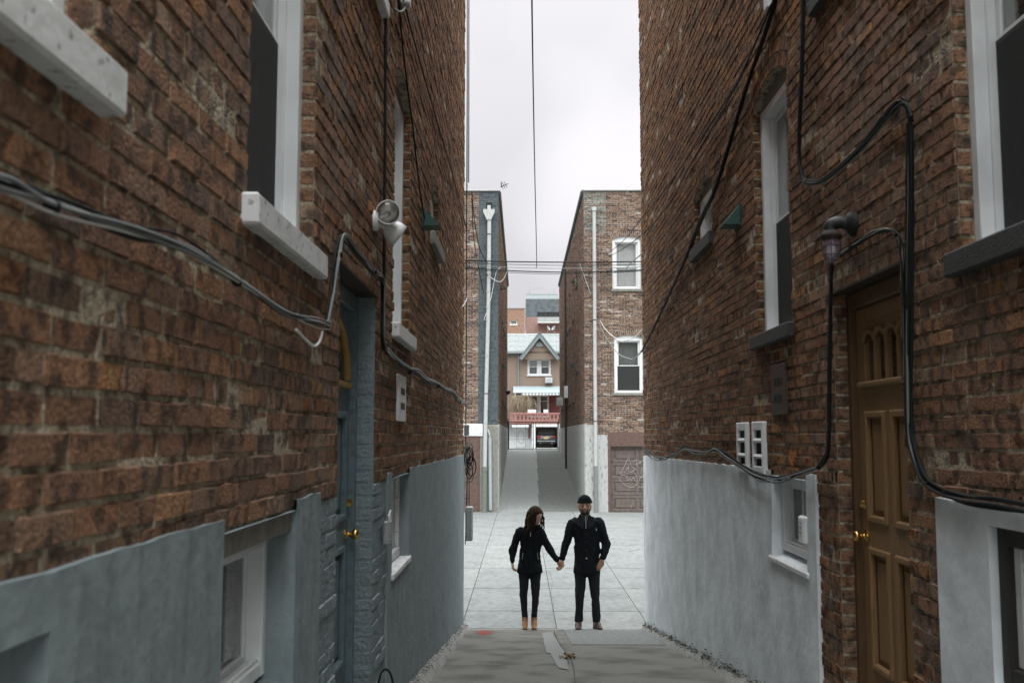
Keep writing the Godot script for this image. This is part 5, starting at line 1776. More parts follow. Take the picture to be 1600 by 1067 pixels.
	slab(s, [Vector3(er.u0 - 0.25, er.v1 + 0.1, -TD + 0.0), Vector3(er.u1 + 0.15, er.v1 + 0.1, -TD + 0.0), Vector3(er.u1 + 0.15, t1.y - 0.02, -TD - 0.7), Vector3(er.u0 - 0.25, t1.y - 0.02, -TD - 0.7)], Vector3(0, 0.7, 0.4), 0.04)
	slab(s, [Vector3(er.u0 - 0.25, er.v1 - 0.04, -TD + 0.0), Vector3(er.u1 + 0.15, er.v1 - 0.04, -TD + 0.0), Vector3(er.u1 + 0.15, er.v1 + 0.13, -TD), Vector3(er.u0 - 0.25, er.v1 + 0.13, -TD)], Vector3(0, 0, 1), 0.02)
	obj("door_awning", s, M.white_clean, b)
	# drain on the wall, rooftop dishes
	s = begin(true)
	var dp = on_z(810, 552, D - 0.1)
	tube(s, [dp, Vector3(dp.x, 5.9, dp.z)], 0.05, 8)
	obj("downpipe", s, M.trim_blue, b)
	p_air(on_z(857.5, 594, D - 0.2), Vector3(0.62, 0.48, 0.4), "white air conditioner under the double window of gabled house")
	for k in 2:
		var c = rid + Vector3([2.2, 2.75][k], 0.15, 0.1)
		var dd = thing("satellite_dish", "satellite dish on the ridge of gabled house, tilted " + ("up" if k == 0 else "sideways"), "dish", c)
		s = begin(true)
		tube(s, [c - Vector3(0, 0.2, 0), c + Vector3(0, 0.25, 0)], 0.025, 6)
		obj("mast", s, M.box_grey, dd)
		s = begin(true)
		lathe(s, c + Vector3(0, 0.32, 0), Vector3(0.9 - k * 1.6, 0.5, 0.5), [[0, 0], [0.09, 0.015], [0.16, 0.045], [0.22, 0.1]], 14)
		obj("reflector", s, M.box_grey, dd)
	# dry plant on the terrace
	var base = Vector3(t0.x + 0.75, t1.y + 0.02, -TD - 1.0)
	var pl = thing("dry_shrub", "bare straw-coloured drooping shrub on the red terrace", "shrub", base)
	var r := RandomNumberGenerator.new()
	r.seed = 5
	s = begin(true)
	for k in 5: tube(s, spline([base, base + Vector3(r.randfn(0, 0.12), 0.8, r.randfn(0, 0.1)), base + Vector3(r.randfn(0, 0.35), 1.5, r.randfn(0, 0.2))], 4), 0.02, 5)
	obj("trunk", s, M.twig, pl)
	s = begin(true)
	for k in 240:
		var c = base + Vector3(r.randfn(0, 0.36), r.randf_range(1.2, 2.0), r.randfn(0, 0.25))
		var o = Vector3(r.randfn(0, 0.28), 0, r.randfn(0, 0.2))
		tube(s, spline([c, c + o * 0.6 + Vector3(0, 0.12, 0), c + o * 1.1 + Vector3(0, -0.25, 0), c + o * 1.25 - Vector3(0, r.randf_range(0.5, 1.1), 0)], 3), r.randf_range(0.008, 0.016), 3)
	obj("crown", s, M.straw, pl)
	# boxes on the terrace edge
	for k in 2:
		var bxp = on_z([831, 853][k], 641, TD - 0.0)
		var pb = thing("planter_box", "white planter box behind the balustrade, " + ("beside dry shrub" if k == 0 else "beside dark red porch"), "planter", Vector3(bxp.x, t0.y, -TD - 0.2))
		s = begin()
		box(s, Vector3(bxp.x, t0.y + 0.03, -TD - 0.25), Vector3([0.65, 0.34][k], 0.42, 0.25), 0.012)
		obj("box", s, M.white_clean, pb)
		pb.get_child(0).name = "planter_body"
	car(Vector3((cp.u0 + cp.u1) * 0.5 - 0.05, 1.66, -TD - 0.25))

func car(p):
	var b = thing("parked_car", "dark sedan parked nose-in under the red terrace, tail lights showing", "car", p)
	var L := 4.5
	var sec := [ # z from tail, half width low, half width high, bottom, belt
		[0.0, 0.70, 0.66, 0.42, 0.86], [0.12, 0.84, 0.78, 0.28, 0.96], [0.5, 0.90, 0.83, 0.22, 1.0], [1.3, 0.91, 0.84, 0.2, 0.98], [2.6, 0.91, 0.84, 0.2, 0.96], [3.6, 0.89, 0.80, 0.22, 0.88], [4.25, 0.80, 0.70, 0.28, 0.74], [4.5, 0.62, 0.55, 0.38, 0.62]]
	var s = begin(true)
	var rings := []
	for e in sec:
		var z = p.z - e[0]
		rings.append([Vector3(p.x - e[1] * 0.92, p.y + e[3], z), Vector3(p.x - e[1], p.y + (e[3] + e[4]) * 0.5, z), Vector3(p.x - e[2], p.y + e[4] - 0.04, z), Vector3(p.x - e[2] * 0.85, p.y + e[4], z), Vector3(p.x + e[2] * 0.85, p.y + e[4], z), Vector3(p.x + e[2], p.y + e[4] - 0.04, z), Vector3(p.x + e[1], p.y + (e[3] + e[4]) * 0.5, z), Vector3(p.x + e[1] * 0.92, p.y + e[3], z)])
	for i in rings.size() - 1:
		for k in 8:
			var k2 = (k + 1) % 8
			quad(s, rings[i][k], rings[i][k2], rings[i + 1][k2], rings[i + 1][k], (rings[i][k] + rings[i][k2]) * 0.5 - Vector3(p.x, p.y + 0.6, rings[i][k].z))
	for i in [0, rings.size() - 1]:
		for k in range(1, 7): tri(s, rings[i][0], rings[i][k], rings[i][k + 1], Vector3(0, 0, 1 if i == 0 else -1))
	var body = obj("body", s, M.car_paint, b)
	s = begin(true)
	var cab := [[0.45, 0.74, 0.98], [1.15, 0.60, 1.40], [2.0, 0.62, 1.43], [3.0, 0.74, 0.96]]
	for i in 3:
		var a = cab[i]
		var c = cab[i + 1]
		var A := [Vector3(p.x - a[1], p.y + a[2], p.z - a[0]), Vector3(p.x + a[1], p.y + a[2], p.z - a[0])]
		var C := [Vector3(p.x - c[1], p.y + c[2], p.z - c[0]), Vector3(p.x + c[1], p.y + c[2], p.z - c[0])]
		quad(s, A[0], A[1], C[1], C[0], Vector3(0, 1, 0))
		for g in [0, 1]: quad(s, A[g], C[g], Vector3(C[g].x + (0.15 if g else -0.15) * (1.43 - c[2]) , p.y + 0.95, C[g].z), Vector3(A[g].x + (0.15 if g else -0.15) * (1.43 - a[2]), p.y + 0.95, A[g].z), Vector3(1 if g else -1, 0, 0))
	obj("cabin", s, M.car_paint, b)
	s = begin()
	slab(s, [Vector3(p.x - 0.68, p.y + 1.03, p.z - 0.50), Vector3(p.x + 0.68, p.y + 1.03, p.z - 0.50), Vector3(p.x + 0.57, p.y + 1.37, p.z - 1.07), Vector3(p.x - 0.57, p.y + 1.37, p.z - 1.07)], Vector3(0, 0.57, 0.34), 0.012)
	obj("rear_window", s, M.box_grey, b)
	for g in [-1.0, 1.0]:
		s = begin()
		box(s, p + Vector3(g * 0.58, 0.80, -0.03), Vector3(0.36, 0.13, 0.14), 0.03)
		obj("tail_light", s, M.tail_red, b)
		for z in [0.85, 3.55]:
			s = begin(true)
			lathe(s, p + Vector3(g * 0.90, 0.32, -z), Vector3(-g, 0, 0), [[0, 0], [0.30, 0.0, 1], [0.32, 0.03], [0.32, 0.18], [0.30, 0.2, 1], [0, 0.2]], 18)
			var wh = obj("wheel", s, M.tyre, b)
			s = begin(true)
			lathe(s, p + Vector3(g * 0.912, 0.32, -z), Vector3(-g, 0, 0), [[0, 0], [0.2, 0.0, 1], [0.2, 0.02]], 14)
			obj("rim", s, M.steel, wh)
	s = begin()
	box(s, p + Vector3(0, 0.74, 0.02), Vector3(0.34, 0.16, 0.02), 0.004)
	obj("number_plate", s, M.plate_yellow, b)
	s = begin()
	box(s, p + Vector3(0, 0.86, 0.0), Vector3(0.8, 0.03, 0.05), 0.008)
	obj("chrome_strip", s, M.steel, b)
	s = begin()
	box(s, p + Vector3(0, 0.48, 0.02), Vector3(1.4, 0.06, 0.10), 0.02)
	obj("bumper_strip", s, M.steel, b)
	s = begin(true)
	for g in [-0.45, 0.45]: tube(s, [p + Vector3(g, 0.33, -0.2), p + Vector3(g, 0.33, 0.03)], 0.045, 10)
	obj("exhaust", s, M.steel, b)

func blocks():
	var D := 118.0
	var f = frame(Vector3(0, 0, -D), Vector3(1, 0, 0), Vector3(0, 0, 1))
	var b = thing("apartment_block", "dark grey and pink apartment block rising behind the slate roof", "building", Vector3(3, 1.6, -D))
	var r0 = rect([821.5, 467], [900, 496], D)
	var win = rect([839.5, 487.5], [880, 495], D)
	var op = {"u0": win.u0, "u1": win.u1 + 2.0, "v0": win.v0 + 0.02, "v1": win.v1, "rise": 0.0, "rd": 0.1}
	var s = begin()
	bed(s, f, r0.u0, 14.0, r0.v0, r0.v1, [op], 0.0)
	quad(s, Vector3(r0.u0, r0.v0, -D), Vector3(r0.u0, r0.v1, -D), Vector3(r0.u0, r0.v1, -D - 14), Vector3(r0.u0, r0.v0, -D - 14), Vector3.LEFT)
	quad(s, Vector3(r0.u0, r0.v1, -D), Vector3(14, r0.v1, -D), Vector3(14, r0.v1, -D - 14), Vector3(r0.u0, r0.v1, -D - 14), Vector3.UP)
	quad(s, Vector3(r0.u0, r0.v0, -D - 14), Vector3(14, r0.v0, -D - 14), Vector3(14, r0.v1, -D - 14), Vector3(r0.u0, r0.v1, -D - 14), Vector3.FORWARD)
	quad(s, Vector3(14, r0.v0, -D), Vector3(14, r0.v1, -D), Vector3(14, r0.v1, -D - 14), Vector3(14, r0.v0, -D - 14), Vector3.RIGHT)
	obj("upper_wall", s, M.block_grey, b)
	s = begin()
	span(s, Vector3(r0.u0 + 0.03, 1.2, -D - 14), Vector3(14, r0.v0 + 0.05, -D + 0.10), 0.0)
	obj("lower_wall", s, M.pink_brick, b)
	for k in 4:
		var u = lerpf(op.u0, op.u1, k / 4.0)
		s = begin()
		span(s, Vector3(u, op.v0, -D - 0.12), Vector3(u + 0.09, op.v1, -D - 0.04), 0.004)
		var mu = obj("window", s, M.iron_black, b)
		s = begin()
		span(s, Vector3(u + 0.09, op.v0, -D - 0.10), Vector3(lerpf(op.u0, op.u1, (k + 1) / 4.0), op.v1, -D - 0.09), 0)
		obj("pane", s, M.glass, mu)
		s = begin()
		span(s, Vector3(u + 0.09, op.v0, -D - 0.6), Vector3(lerpf(op.u0, op.u1, (k + 1) / 4.0), op.v1, -D - 0.58), 0)
		obj("curtain", s, M.curtain_grey, mu)
	var bl = rect([840, 495.5], [900, 503], D - 1.2)
	s = begin()
	span(s, Vector3(bl.u0, bl.v0 - 0.1, -D), Vector3(bl.u1, bl.v0, -D + 1.2), 0.01)
	var bc = obj("balcony", s, M.white_clean, b)
	for k in 5:
		s = begin()
		var u = lerpf(bl.u0, bl.u1, k / 5.0)
		span(s, Vector3(u + 0.02, bl.v0 + 0.02, -D + 1.17), Vector3(lerpf(bl.u0, bl.u1, (k + 1) / 5.0) - 0.02, bl.v1, -D + 1.19), 0.0)
		obj("glass_panel", s, M.glass_rail, bc)
	var gr = rect([822.5, 459.5], [872, 467], D - 0.05)
	s = begin()
	span(s, Vector3(gr.u0, gr.v1 - 0.06, -D - 0.06), Vector3(gr.u1, gr.v1, -D), 0.005)
	var ra = obj("roof_railing", s, M.trim_blue, b)
	for k in 5:
		s = begin()
		var u = lerpf(gr.u0, gr.u1, k / 5.0)
		span(s, Vector3(u + 0.02, r0.v1 + 0.01, -D - 0.04), Vector3(lerpf(gr.u0, gr.u1, (k + 1) / 5.0) - 0.02, gr.v1 - 0.07, -D - 0.02), 0.0)
		obj("glass_panel", s, M.glass_rail, ra)
	s = begin(true)
	for k in 2:
		var x = [827, 866][k]
		tube(s, [on_z(x, 460, D + 4), on_z(x, 450.5, D + 4)], 0.03, 5)
	tube(s, [on_z(827, 450.5, D + 4), on_z(866, 450.5, D + 4)], 0.02, 5)
	obj("roof_frame", s, M.box_grey, b)
	# lower orange block beside it
	D = 108.0
	f = frame(Vector3(0, 0, -D), Vector3(1, 0, 0), Vector3(0, 0, 1))
	b = thing("apartment_block", "low orange brick block beside the grey and pink one", "building", Vector3(-3, 1.6, -D))
	var orr = rect([770, 482.5], [820, 530], D)
	var ow = rect([797, 501], [808, 507], D)
	var oop = {"u0": ow.u0, "u1": ow.u1, "v0": ow.v0, "v1": ow.v1, "rise": 0.0, "rd": 0.08}
	s = begin()
	bed(s, f, orr.u0 - 6, orr.u1, 1.2, orr.v1, [oop], 0.0)
	quad(s, Vector3(orr.u1, 1.2, -D), Vector3(orr.u1, orr.v1, -D), Vector3(orr.u1, orr.v1, -D - 8), Vector3(orr.u1, 1.2, -D - 8), Vector3.RIGHT)
	quad(s, Vector3(orr.u0 - 6, orr.v1, -D), Vector3(orr.u1, orr.v1, -D), Vector3(orr.u1, orr.v1, -D - 8), Vector3(orr.u0 - 6, orr.v1, -D - 8), Vector3.UP)
	quad(s, Vector3(orr.u0 - 6, 1.2, -D - 8), Vector3(orr.u1, 1.2, -D - 8), Vector3(orr.u1, orr.v1, -D - 8), Vector3(orr.u0 - 6, orr.v1, -D - 8), Vector3.FORWARD)
	obj("wall", s, M.orange_brick, b)
	s = begin()
	span(s, Vector3(orr.u0 - 6, orr.v1 + 0.004, -D - 0.2), Vector3(orr.u1 + 0.03, orr.v1 + 0.12, -D + 0.06), 0.01)
	obj("coping", s, M.coping_grey, b)
	window(b, f, oop, {"fw": 0.05, "mat": M.white_clean, "sill_mat": M.white_clean})

# ---------------------------------------------------------------- people
# bones: [from, to, radius, radius, flattening of x, flattening of z]; joined by a smooth minimum and meshed as surface nets
func nets(s, bones, cell: float, k: float, clips = [], off = Vector3.ZERO, fold = 0.0):
	var lo := Vector3.ONE * 1e9
	var hi := -lo
	for b in bones:
		var r = maxf(b[2], b[3])
		for p in [b[0], b[1]]:
			lo = lo.min(p - Vector3.ONE * (r + cell * 3 + k)); hi = hi.max(p + Vector3.ONE * (r + cell * 3 + k))
	var nx := int((hi.x - lo.x) / cell) + 2
	var ny := int((hi.y - lo.y) / cell) + 2
	var nz := int((hi.z - lo.z) / cell) + 2
	var f := PackedFloat32Array()
	f.resize(nx * ny * nz)
	f.fill(0.5)
	for b in bones:
		var fx: float = b[4] if b.size() > 4 else 1.0
		var fz: float = b[5] if b.size() > 5 else 1.0
		var a0: Vector3 = b[0]
		var ab: Vector3 = b[1] - b[0]
		ab.x /= fx; ab.z /= fz
		var l2: float = maxf(ab.length_squared(), 1e-9)
		var ra: float = b[2]
		var rb: float = b[3]
		var pad = maxf(ra, rb) + cell * 2.5 + k
		var l = ((b[0].min(b[1]) - Vector3.ONE * pad - lo) / cell)
		var h = ((b[0].max(b[1]) + Vector3.ONE * pad - lo) / cell)
		for z in range(maxi(0, int(l.z)), mini(nz - 1, int(h.z) + 1) + 1):
			var pz := (lo.z + z * cell - a0.z) / fz
			for y in range(maxi(0, int(l.y)), mini(ny - 1, int(h.y) + 1) + 1):
				var py := lo.y + y * cell - a0.y
				var row := (z * ny + y) * nx
				for x in range(maxi(0, int(l.x)), mini(nx - 1, int(h.x) + 1) + 1):
					var p := Vector3((lo.x + x * cell - a0.x) / fx, py, pz)
					var t := clampf(p.dot(ab) / l2, 0.0, 1.0)
					var d := p.distance_to(ab * t) - (ra + (rb - ra) * t)
					var o := f[row + x]
					var hh := maxf(k - absf(o - d), 0.0) / k
					f[row + x] = minf(o, d) - hh * hh * k * 0.25
	if fold > 0.0:
		for z in nz:
			for y in ny:
				for x in nx:
					var i := (z * ny + y) * nx + x
					if absf(f[i]) < 0.03:
						var p := lo + Vector3(x, y, z) * cell
						f[i] += (wob.get_noise_3d(p.x * 900.0, p.y * 420.0 + p.x * 500.0, p.z * 900.0) + 0.6 * absf(wob.get_noise_3d(p.x * 300.0 + 70.0, p.y * 1500.0 - p.x * 700.0, p.z * 300.0))) * fold
	if clips:
		for z in nz:
			for y in ny:
				for x in nx:
					var p := lo + Vector3(x, y, z) * cell
					for c in clips: f[(z * ny + y) * nx + x] = maxf(f[(z * ny + y) * nx + x], c[0].dot(p) - c[1])
	var verts := {}
	var sy := nx
	var sz := nx * ny
	for z in nz - 1:
		for y in ny - 1:
			for x in nx - 1:
				var i := z * sz + y * sy + x
				var n := 0
				for o in [i, i + 1, i + sy, i + sy + 1, i + sz, i + sz + 1, i + sz + sy, i + sz + sy + 1]:
					if f[o] < 0: n += 1
				if n == 0 or n == 8: continue
				var sum := Vector3.ZERO
				var cnt := 0
				for e in [[0, 0, 0, 1], [0, 1, 0, 1], [0, 0, 1, 1], [0, 1, 1, 1], [0, 0, 0, 2], [1, 0, 0, 2], [0, 0, 1, 2], [1, 0, 1, 2], [0, 0, 0, 3], [1, 0, 0, 3], [0, 1, 0, 3], [1, 1, 0, 3]]:
					var i0 = i + e[0] + e[1] * sy + e[2] * sz
					var i1 = i0 + (1 if e[3] == 1 else sy if e[3] == 2 else sz)
					var va := f[i0]
					var vb := f[i1]
					if (va < 0) == (vb < 0): continue
					var t := va / (va - vb)
					var q := Vector3(e[0], e[1], e[2])
					q[e[3] - 1] += t
					sum += q
					cnt += 1
				verts[i] = off + lo + (Vector3(x, y, z) + sum / cnt) * cell
	for i in verts:
		var a := f[i]
		for ax in 3:
			var st = [1, sy, sz][ax]
			var bb := f[i + st]
			if (a < 0) == (bb < 0): continue
			var s1 = [sy, sz, 1][ax]
			var s2 = [sz, 1, sy][ax]
			if not (verts.has(i - s1) and verts.has(i - s2) and verts.has(i - s1 - s2)): continue
			var o := Vector3.ZERO
			o[ax] = 1.0 if a < 0 else -1.0
			quad(s, verts[i], verts[i - s1], verts[i - s1 - s2], verts[i - s2], o)

func hand(wrist, dir, palm, thumb, curl, sc = 1.0):
	dir = dir.normalized()
	var sidev = palm.cross(dir).normalized() * thumb
	palm = palm.normalized()
	var out := []
	var lens := [0.070, 0.078, 0.072, 0.056]
	for i in 4:
		var off = sidev * (0.028 - i * 0.0185) * sc
		var kn = wrist + dir * (0.088 - absf(i - 1) * 0.004) * sc + off
		out.append([wrist + off * 0.55 + dir * 0.012, kn, 0.0125 * sc, 0.0115 * sc])
		var d = dir
		var p = kn
		for j in 3:
			d = d.rotated(palm.cross(dir).normalized(), -curl[i] * (0.7 if j == 0 else 1.0)) if false else (d * cos(curl[i]) + (palm - d * palm.dot(d)).normalized() * sin(curl[i])).normalized()
			var q = p + d * lens[i] * [0.48, 0.30, 0.24][j] * sc
			out.append([p, q, (0.0092 - j * 0.0006) * sc, (0.0086 - j * 0.0008) * sc])
			p = q
	var tb = wrist + dir * 0.025 * sc + sidev * 0.024 * sc
	var t1 = tb + (dir * 0.75 + sidev * 0.6 + palm * 0.35).normalized() * 0.042 * sc
	var t2 = t1 + (dir * 0.9 + sidev * 0.1 + palm * 0.4).normalized() * 0.030 * sc
	var t3 = t2 + (dir * 0.95 - sidev * 0.15 + palm * 0.4).normalized() * 0.024 * sc
	out.append([tb, t1, 0.0135 * sc, 0.0105 * sc]); out.append([t1, t2, 0.0105 * sc, 0.0092 * sc]); out.append([t2, t3, 0.0092 * sc, 0.0078 * sc])
	return out

func head_bones(c, bs, sc):
	var h := []
	for b in [
		[Vector3(0, 0.032, -0.012), Vector3(0, 0.028, 0.012), 0.086, 0.080], [Vector3(0, -0.025, 0.018), Vector3(0, -0.055, 0.026), 0.066, 0.056],
		[Vector3(0, -0.083, 0.048), Vector3(0, -0.088, 0.052), 0.030, 0.026], [Vector3(-0.045, -0.062, 0.0), Vector3(-0.012, -0.088, 0.045), 0.026, 0.024], [Vector3(0.045, -0.062, 0.0), Vector3(0.012, -0.088, 0.045), 0.026, 0.024],
		[Vector3(0, 0.0, 0.088), Vector3(0, -0.034, 0.108), 0.010, 0.013], [Vector3(-0.012, -0.038, 0.094), Vector3(0.012, -0.038, 0.094), 0.010, 0.010],
		[Vector3(-0.035, 0.012, 0.078), Vector3(0.035, 0.012, 0.078), 0.012, 0.012], [Vector3(-0.040, -0.028, 0.058), Vector3(-0.036, -0.032, 0.062), 0.024, 0.022], [Vector3(0.040, -0.028, 0.058), Vector3(0.036, -0.032, 0.062), 0.024, 0.022],
		[Vector3(-0.016, -0.060, 0.082), Vector3(0.016, -0.060, 0.082), 0.009, 0.009],
		[Vector3(-0.080, 0.005, -0.008), Vector3(-0.078, -0.035, 0.0), 0.014, 0.010], [Vector3(0.080, 0.005, -0.008), Vector3(0.078, -0.035, 0.0), 0.014, 0.010]]:
		h.append([c + bs * (b[0] * sc), c + bs * (b[1] * sc), b[2] * sc, b[3] * sc])
	return h

func face(parent, c, bs, sc, off):
	for g in [-1.0, 1.0]:
		var s = begin(true)
		lathe(s, off + c + bs * (Vector3(g * 0.032, -0.004, 0.0785) * sc), bs * Vector3(0, 0, 1), [[0.013 * sc, 0.0], [0.011 * sc, 0.006 * sc], [0.006 * sc, 0.009 * sc], [0, 0.0095 * sc]], 10)
		obj("eye", s, M.eye_dark, parent)
		s = begin(true)
		tube(s, [off + c + bs * (Vector3(g * 0.015, 0.020, 0.091) * sc), off + c + bs * (Vector3(g * 0.034, 0.026, 0.087) * sc), off + c + bs * (Vector3(g * 0.050, 0.018, 0.072) * sc)], 0.0045 * sc, 6)
		obj("eyebrow", s, M.beard, parent)
	var s2 = begin(true)
	tube(s2, [off + c + bs * (Vector3(-0.024, -0.057, 0.083) * sc), off + c + bs * (Vector3(-0.008, -0.062, 0.091) * sc), off + c + bs * (Vector3(0.008, -0.062, 0.091) * sc), off + c + bs * (Vector3(0.024, -0.057, 0.083) * sc)], 0.006 * sc, 6)
	obj("lips", s2, M.lip, parent)

func shoe(s, off, x, heel, boot, yaw, sc = 1.0):
	var bs := Basis(Vector3.UP, yaw)
	var o = Vector3(x, 0, 0)
	var bones := []
	for b in [[Vector3(0, 0.045, -0.05), Vector3(0, 0.045, 0.03), 0.040, 0.042], [Vector3(0, 0.040, 0.03), Vector3(0, 0.028, 0.155), 0.042, 0.030], [Vector3(0, 0.075, -0.03), Vector3(0, 0.06, 0.05), 0.038, 0.034]]:
		bones.append([o + bs * (b[0] * sc) + Vector3(0, heel, 0), o + bs * (b[1] * sc) + Vector3(0, heel * 0.3 if b[1].z > 0.1 else heel * 0.7, 0), b[2] * sc, b[3] * sc])
	if boot: bones.append([o + bs * (Vector3(0, 0.075, -0.035) * sc) + Vector3(0, heel, 0), o + Vector3(0, 0.185, -0.03), 0.046 * sc, 0.050 * sc])
	nets(s, bones, 0.009, 0.02, [[Vector3.DOWN, -0.016]], off)

func sole(s, off, x, yaw, heel, sc = 1.0):
	var bs := Basis(Vector3.UP, yaw)
	var q := []
	for p in [[-0.032, -0.085], [0.032, -0.085], [0.036, -0.03], [0.034, 0.03], [0.043, 0.09], [0.034, 0.155], [0.012, 0.185], [-0.012, 0.185], [-0.034, 0.155], [-0.043, 0.09], [-0.034, 0.03], [-0.036, -0.03]]: q.append(off + Vector3(x, 0.002, 0) + bs * (Vector3(p[0], 0, p[1]) * sc))
	slab(s, q, Vector3.UP, 0.018)
	if heel > 0:
		q = []
		for p in [[-0.032, -0.085], [0.032, -0.085], [0.034, -0.025], [-0.034, -0.025]]: q.append(off + Vector3(x, 0.019, 0) + bs * (Vector3(p[0], 0, p[1]) * sc))
		slab(s, q, Vector3.UP, heel)

func people():
	# ---------------- woman
	var off = Vector3(0.108, ground_y(13.62), -13.62)
	var w = thing("person", "person in short black coat and tan boots looking down, holding other's hand", "person", off)
	var hc := Vector3(0.078, 1.565, 0.055)
	var fwd := Vector3(0.70, -0.48, 0.53).normalized()
	var rt := Vector3.UP.cross(fwd).normalized()
	var hb := Basis(rt, fwd.cross(rt).normalized(), fwd) * Basis(Vector3(0, 0, 1), 0.12)
	var s = begin(true)
	var body := [[Vector3(0.01, 1.22, 0), Vector3(0.0, 1.02, 0), 0.125, 0.11, 1.0, 0.7], [Vector3(0, 1.02, 0), Vector3(0, 0.90, 0), 0.11, 0.11, 1.0, 0.75], [Vector3(-0.12, 1.32, 0), Vector3(0.14, 1.32, 0), 0.04, 0.04], [Vector3(0.02, 1.32, 0), Vector3(0.055, 1.46, 0.035), 0.052, 0.047],
		[Vector3(-0.15, 1.31, 0), Vector3(-0.240, 1.085, 0.005), 0.036, 0.027], [Vector3(-0.240, 1.085, 0.005), Vector3(-0.243, 0.91, 0.05), 0.026, 0.020], [Vector3(0.16, 1.31, 0), Vector3(0.284, 1.09, 0.005), 0.036, 0.027], [Vector3(0.284, 1.09, 0.005), Vector3(0.382, 0.945, 0.03), 0.026, 0.020],
		[Vector3(-0.075, 0.86, 0), Vector3(-0.088, 0.48, 0.015), 0.062, 0.04], [Vector3(-0.088, 0.48, 0.015), Vector3(-0.066, 0.12, 0), 0.038, 0.024], [Vector3(0.078, 0.86, 0), Vector3(0.078, 0.48, 0.015), 0.062, 0.04], [Vector3(0.078, 0.48, 0.015), Vector3(0.06, 0.12, 0), 0.038, 0.024]]
	nets(s, body, 0.016, 0.03, [], off)
	nets(s, head_bones(hc, hb, 0.95) + [[Vector3(0.03, 1.38, 0.01), hc + hb * Vector3(0, -0.05, -0.02), 0.05, 0.047]], 0.006, 0.016, [], off)
	nets(s, hand(Vector3(-0.243, 0.925, 0.05), Vector3(0.10, -1, 0.05), Vector3(0.9, 0, -0.3), 1.0, [0.45, 0.5, 0.55, 0.6], 0.95), 0.004, 0.006, [], off)
	nets(s, hand(Vector3(0.377, 0.955, 0.03), Vector3(0.50, -0.86, 0.02), Vector3(0.65, 0.35, -0.65), -1.0, [0.5, 0.5, 0.5, 0.5], 0.95), 0.004, 0.006, [], off)
	obj("body", s, M.skin_pale, w)
	face(w, hc, hb, 0.95, off)
	s = begin(true)
	var coat := [[Vector3(-0.105, 1.325, -0.005), Vector3(0.125, 1.325, -0.005), 0.082, 0.082, 1, 0.9], [Vector3(0.01, 1.25, 0), Vector3(0.005, 1.05, 0), 0.160, 0.138, 1, 0.72], [Vector3(0.005, 1.05, 0), Vector3(0, 0.74, 0), 0.139, 0.180, 1, 0.74], [Vector3(0.02, 1.34, 0), Vector3(0.035, 1.41, 0.01), 0.085, 0.078],
		[Vector3(-0.150, 1.320, 0), Vector3(-0.240, 1.085, 0.005), 0.066, 0.050], [Vector3(-0.240, 1.085, 0.005), Vector3(-0.243, 0.945, 0.045), 0.049, 0.043], [Vector3(0.160, 1.320, 0), Vector3(0.284, 1.09, 0.005), 0.066, 0.050], [Vector3(0.284, 1.09, 0.005), Vector3(0.372, 0.965, 0.03), 0.048, 0.041]]
	nets(s, coat, 0.011, 0.03, [[Vector3.DOWN, -0.772]], off, 0.022)
	var co = obj("coat", s, M.wool_navy, w)
	s = begin(true)
	var cl := []
	for k in 17:
		var a := TAU * k / 16
		cl.append(off + Vector3(0.035 + cos(a) * 0.088, 1.405 + sin(a) * 0.012, 0.012 + sin(a) * 0.075))
	tube(s, cl, 0.030, 8)
	obj("collar", s, M.wool_navy, co)
	s = begin(true)
	tube(s, [off + Vector3(0.012, 1.345, 0.112), off + Vector3(0.010, 1.29, 0.126)], 0.006, 6)
	obj("zip_pull", s, M.zip_metal, co)
	for g in [-0.095, 0.105]:
		s = begin(true)
		tube(s, [off + Vector3(g, 1.06, 0.098), off + Vector3(g * 1.12, 0.97, 0.102)], 0.0045, 6)
		obj("pocket_zip", s, M.zip_metal, co)
	s = begin()
	for y in [1.25, 1.15, 1.05, 0.95, 0.85]: box(s, off + Vector3(0.008, y, 0.126 - (1.25 - y) * 0.03 + (0.0 if y > 1.1 else (1.1 - y) * 0.06)), Vector3(0.006, 0.1, 0.006), 0.001)
	obj("placket", s, M.denim_black, co)
	s = begin(true)
	nets(s, [[Vector3(-0.075, 0.86, 0), Vector3(-0.088, 0.48, 0.015), 0.090, 0.054], [Vector3(-0.088, 0.48, 0.015), Vector3(-0.066, 0.155, -0.01), 0.052, 0.041], [Vector3(0.078, 0.86, 0), Vector3(0.080, 0.48, 0.015), 0.090, 0.054], [Vector3(0.080, 0.48, 0.015), Vector3(0.06, 0.155, -0.01), 0.052, 0.043], [Vector3(-0.035, 0.87, 0), Vector3(0.035, 0.87, 0), 0.125, 0.125, 1, 0.8]], 0.011, 0.02, [[Vector3.DOWN, -0.165]], off, 0.010)
	obj("trousers", s, M.denim_black, w)
	for g in [-0.068, 0.060]:
		s = begin(true)
		shoe(s, off, g, 0.035, true, 0.0, 0.88)
		var bo = obj("boot", s, M.suede_tan, w)
		s = begin()
		sole(s, off, g, 0.0, 0.035, 0.88)
		obj("sole", s, M.sole_black, bo)
	# wavy hair
	s = begin(true)
	var hair := []
	for b in [[Vector3(0, 0.045, -0.022), Vector3(0, 0.038, -0.002), 0.096, 0.092], [Vector3(-0.062, 0.0, -0.03), Vector3(-0.075, -0.11, -0.03), 0.05, 0.048], [Vector3(0.062, 0.0, -0.03), Vector3(0.075, -0.10, -0.02), 0.045, 0.036], [Vector3(0, 0.0, -0.06), Vector3(-0.02, -0.12, -0.06), 0.075, 0.06]]:
		hair.append([hc + hb * (b[0] * 0.97), hc + hb * (b[1] * 0.97), b[2] * 0.97, b[3] * 0.97])
